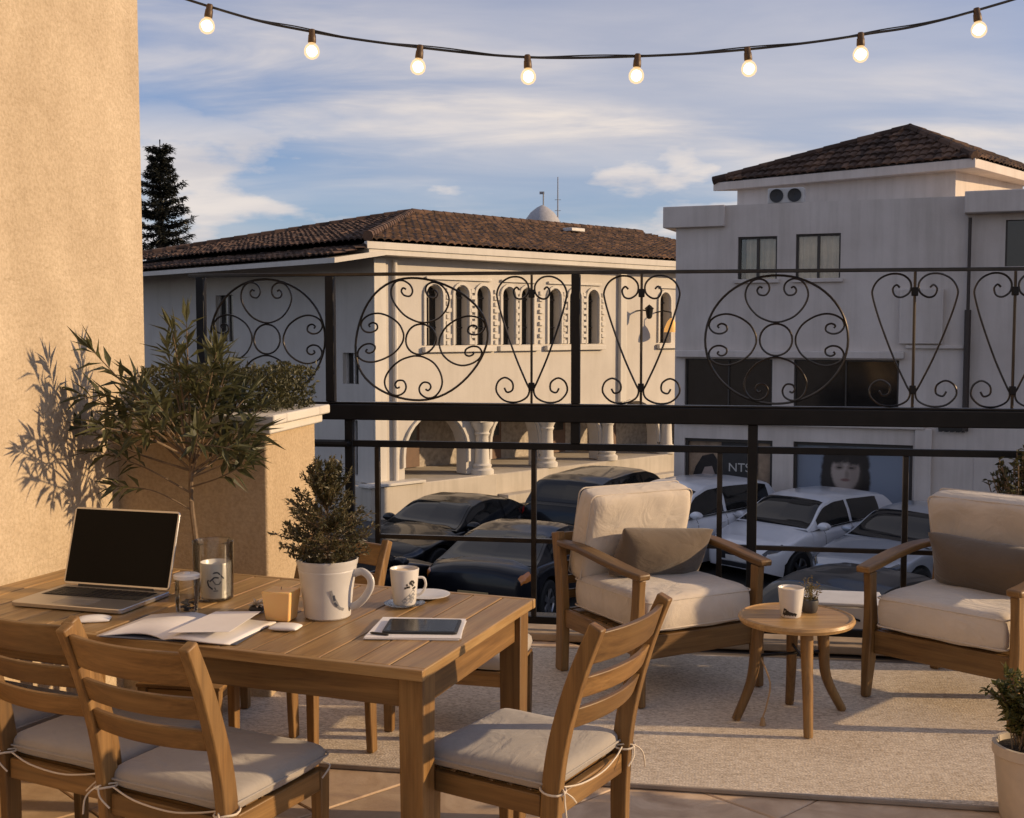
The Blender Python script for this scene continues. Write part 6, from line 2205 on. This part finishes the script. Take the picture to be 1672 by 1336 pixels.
def leafy(name, label, loc, pot, n, hgt, rad, lsz, leafm, seed, potm='clay_pot'):
    t = thing(name, label, 'plant', loc)
    pr, ph = pot
    g = MB(); g.lathe([(0, 0), (pr * .78, 0), (pr * .82, .01), (pr, ph - .04), (pr * 1.06, ph - .035), (pr * 1.06, ph), (pr * .95, ph), (pr * .92, ph - .03), (0, ph - .035)], 30); po = g.build('pot', potm, t, smooth=True)
    g = MB(); g.lathe([(0, ph - .012), (pr * .93, ph - .02), (pr * .93, ph - .034), (0, ph - .034)], 24); g.build('soil', 'soil', po, smooth=True)
    g = MB(); s = MB(); rnd = random.Random(seed)
    for k in range(n):
        a = rnd.uniform(0, 6.283); rr = rad * math.sqrt(rnd.random()); h = hgt * rnd.uniform(.45, 1.0) * (1 - .35 * (rr / rad) ** 2)
        b0 = V((rnd.gauss(0, pr * .25), rnd.gauss(0, pr * .25), ph - .02)); tip = V((rr * math.cos(a), rr * math.sin(a), ph + h))
        pts = catmull([b0, b0.lerp(tip, .5) + V((0, 0, .03)), tip], 6)
        s.tube(pts, .003, 4)
        for i in range(3, len(pts)):
            for _ in range(4):
                d = (tip - b0).normalized() * .4 + V((rnd.gauss(0, .7), rnd.gauss(0, .7), rnd.gauss(.2, .5)))
                g.leaf(pts[i], d, V((rnd.gauss(0, .4), rnd.gauss(0, .4), 1)), lsz * rnd.uniform(.7, 1.3), lsz * rnd.uniform(.4, .6))
    raw('foliage', g.v, g.f, leafm, t)
    s.build('stem', 'bark', t)
    return t


leafy('potted_herb', 'leafy green plant in a cream pot at the corner of the rug', (1.765, 3.92, 0.002), (.12, .26), 60, .27, .15, .034, 'fresh_leaf', 3, 'cream_pot')
leafy('potted_shrub', 'dark green potted shrub behind the armchair at the picture edge', (2.50, 5.70, 0.002), (.13, .36), 150, .78, .20, .032, 'box_leaf', 6)

# ================================================================== STRING OF BULBS
ls = thing('string_lights', 'festoon string of eight glowing bulbs hanging across the sky', 'lights', (0.3, 3.9, 2.55))
L0 = V((0.3, 3.9, 2.55))
sock = [(-0.979, 2.707), (-0.648, 2.627), (-0.298, 2.577), (0.05, 2.546), (0.408, 2.549), (0.764, 2.571), (1.131, 2.617), (1.505, 2.695)]
pts = [(-1.73, 4.93), ] and [V((-1.83, 3.9, 2.985))] + [V((x, 3.9, z)) for x, z in sock] + [V((2.6, 3.9, 3.03))]
cp = catmull(pts, 10)
g = MB(); g.tube([p - L0 for p in cp], .0042, 6, up=(0, 1, 0))
tw = [p - L0 + V((0, .004 * math.cos(i * .45), .0035 * math.sin(i * .45) + .004)) for i, p in enumerate(cp)]
g.tube(tw, .0022, 5, up=(0, 1, 0))
g.build('cable', 'cable_black', ls, smooth=True)
for k, (x, z) in enumerate(sock):
    tiltx = (-.16, -.03, -.12, .05, -.06, .10, .02, .15)[k]
    rot = Matrix.Rotation(tiltx * -1, 3, 'Y')
    g = MB(); g.lathe([(0, .008), (.008, .008), (.011, .003), (.011, -.010), (.0125, -.012), (.0135, -.032), (.012, -.036), (0, -.036)], 16, (0, 0, 0), rot)
    s = g.build('socket', 'socket_brass', ls, smooth=True); s.location = V((x, 3.9, z)) - L0
    g = MB(); g.lathe([(0, -.033), (.0105, -.034), (.012, -.038), (.0195, -.045), (.0245, -.056), (.0252, -.064), (.0235, -.074), (.0165, -.083), (.007, -.0875), (0, -.088)], 22, (0, 0, 0), rot)
    bu = g.build('bulb', 'bulb_skin', s, smooth=True)
    g = MB(); cushion(g, .032, .032, .036, 10, 2.0, 2.0, 0, fn=lambda p: rot @ (p + V((0, 0, -.062)))); g.build('filament', 'bulb_glow', bu, smooth=True)
# hook on the wall that carries the string at its left end
hk = thing('wall_hook', 'iron hook in the plaster wall holding the light string', 'hook', (-1.83, 3.9, 2.985))
g = MB(); g.tube(catmull([(0.0, 0, -.01), (-.02, 0, .012), (-.06, 0, .01), (-.22, 0.02, .01)], 5), .006, 6, up=(0, 1, 0)); g.build('bar', 'black_iron_matte', hk, smooth=True)
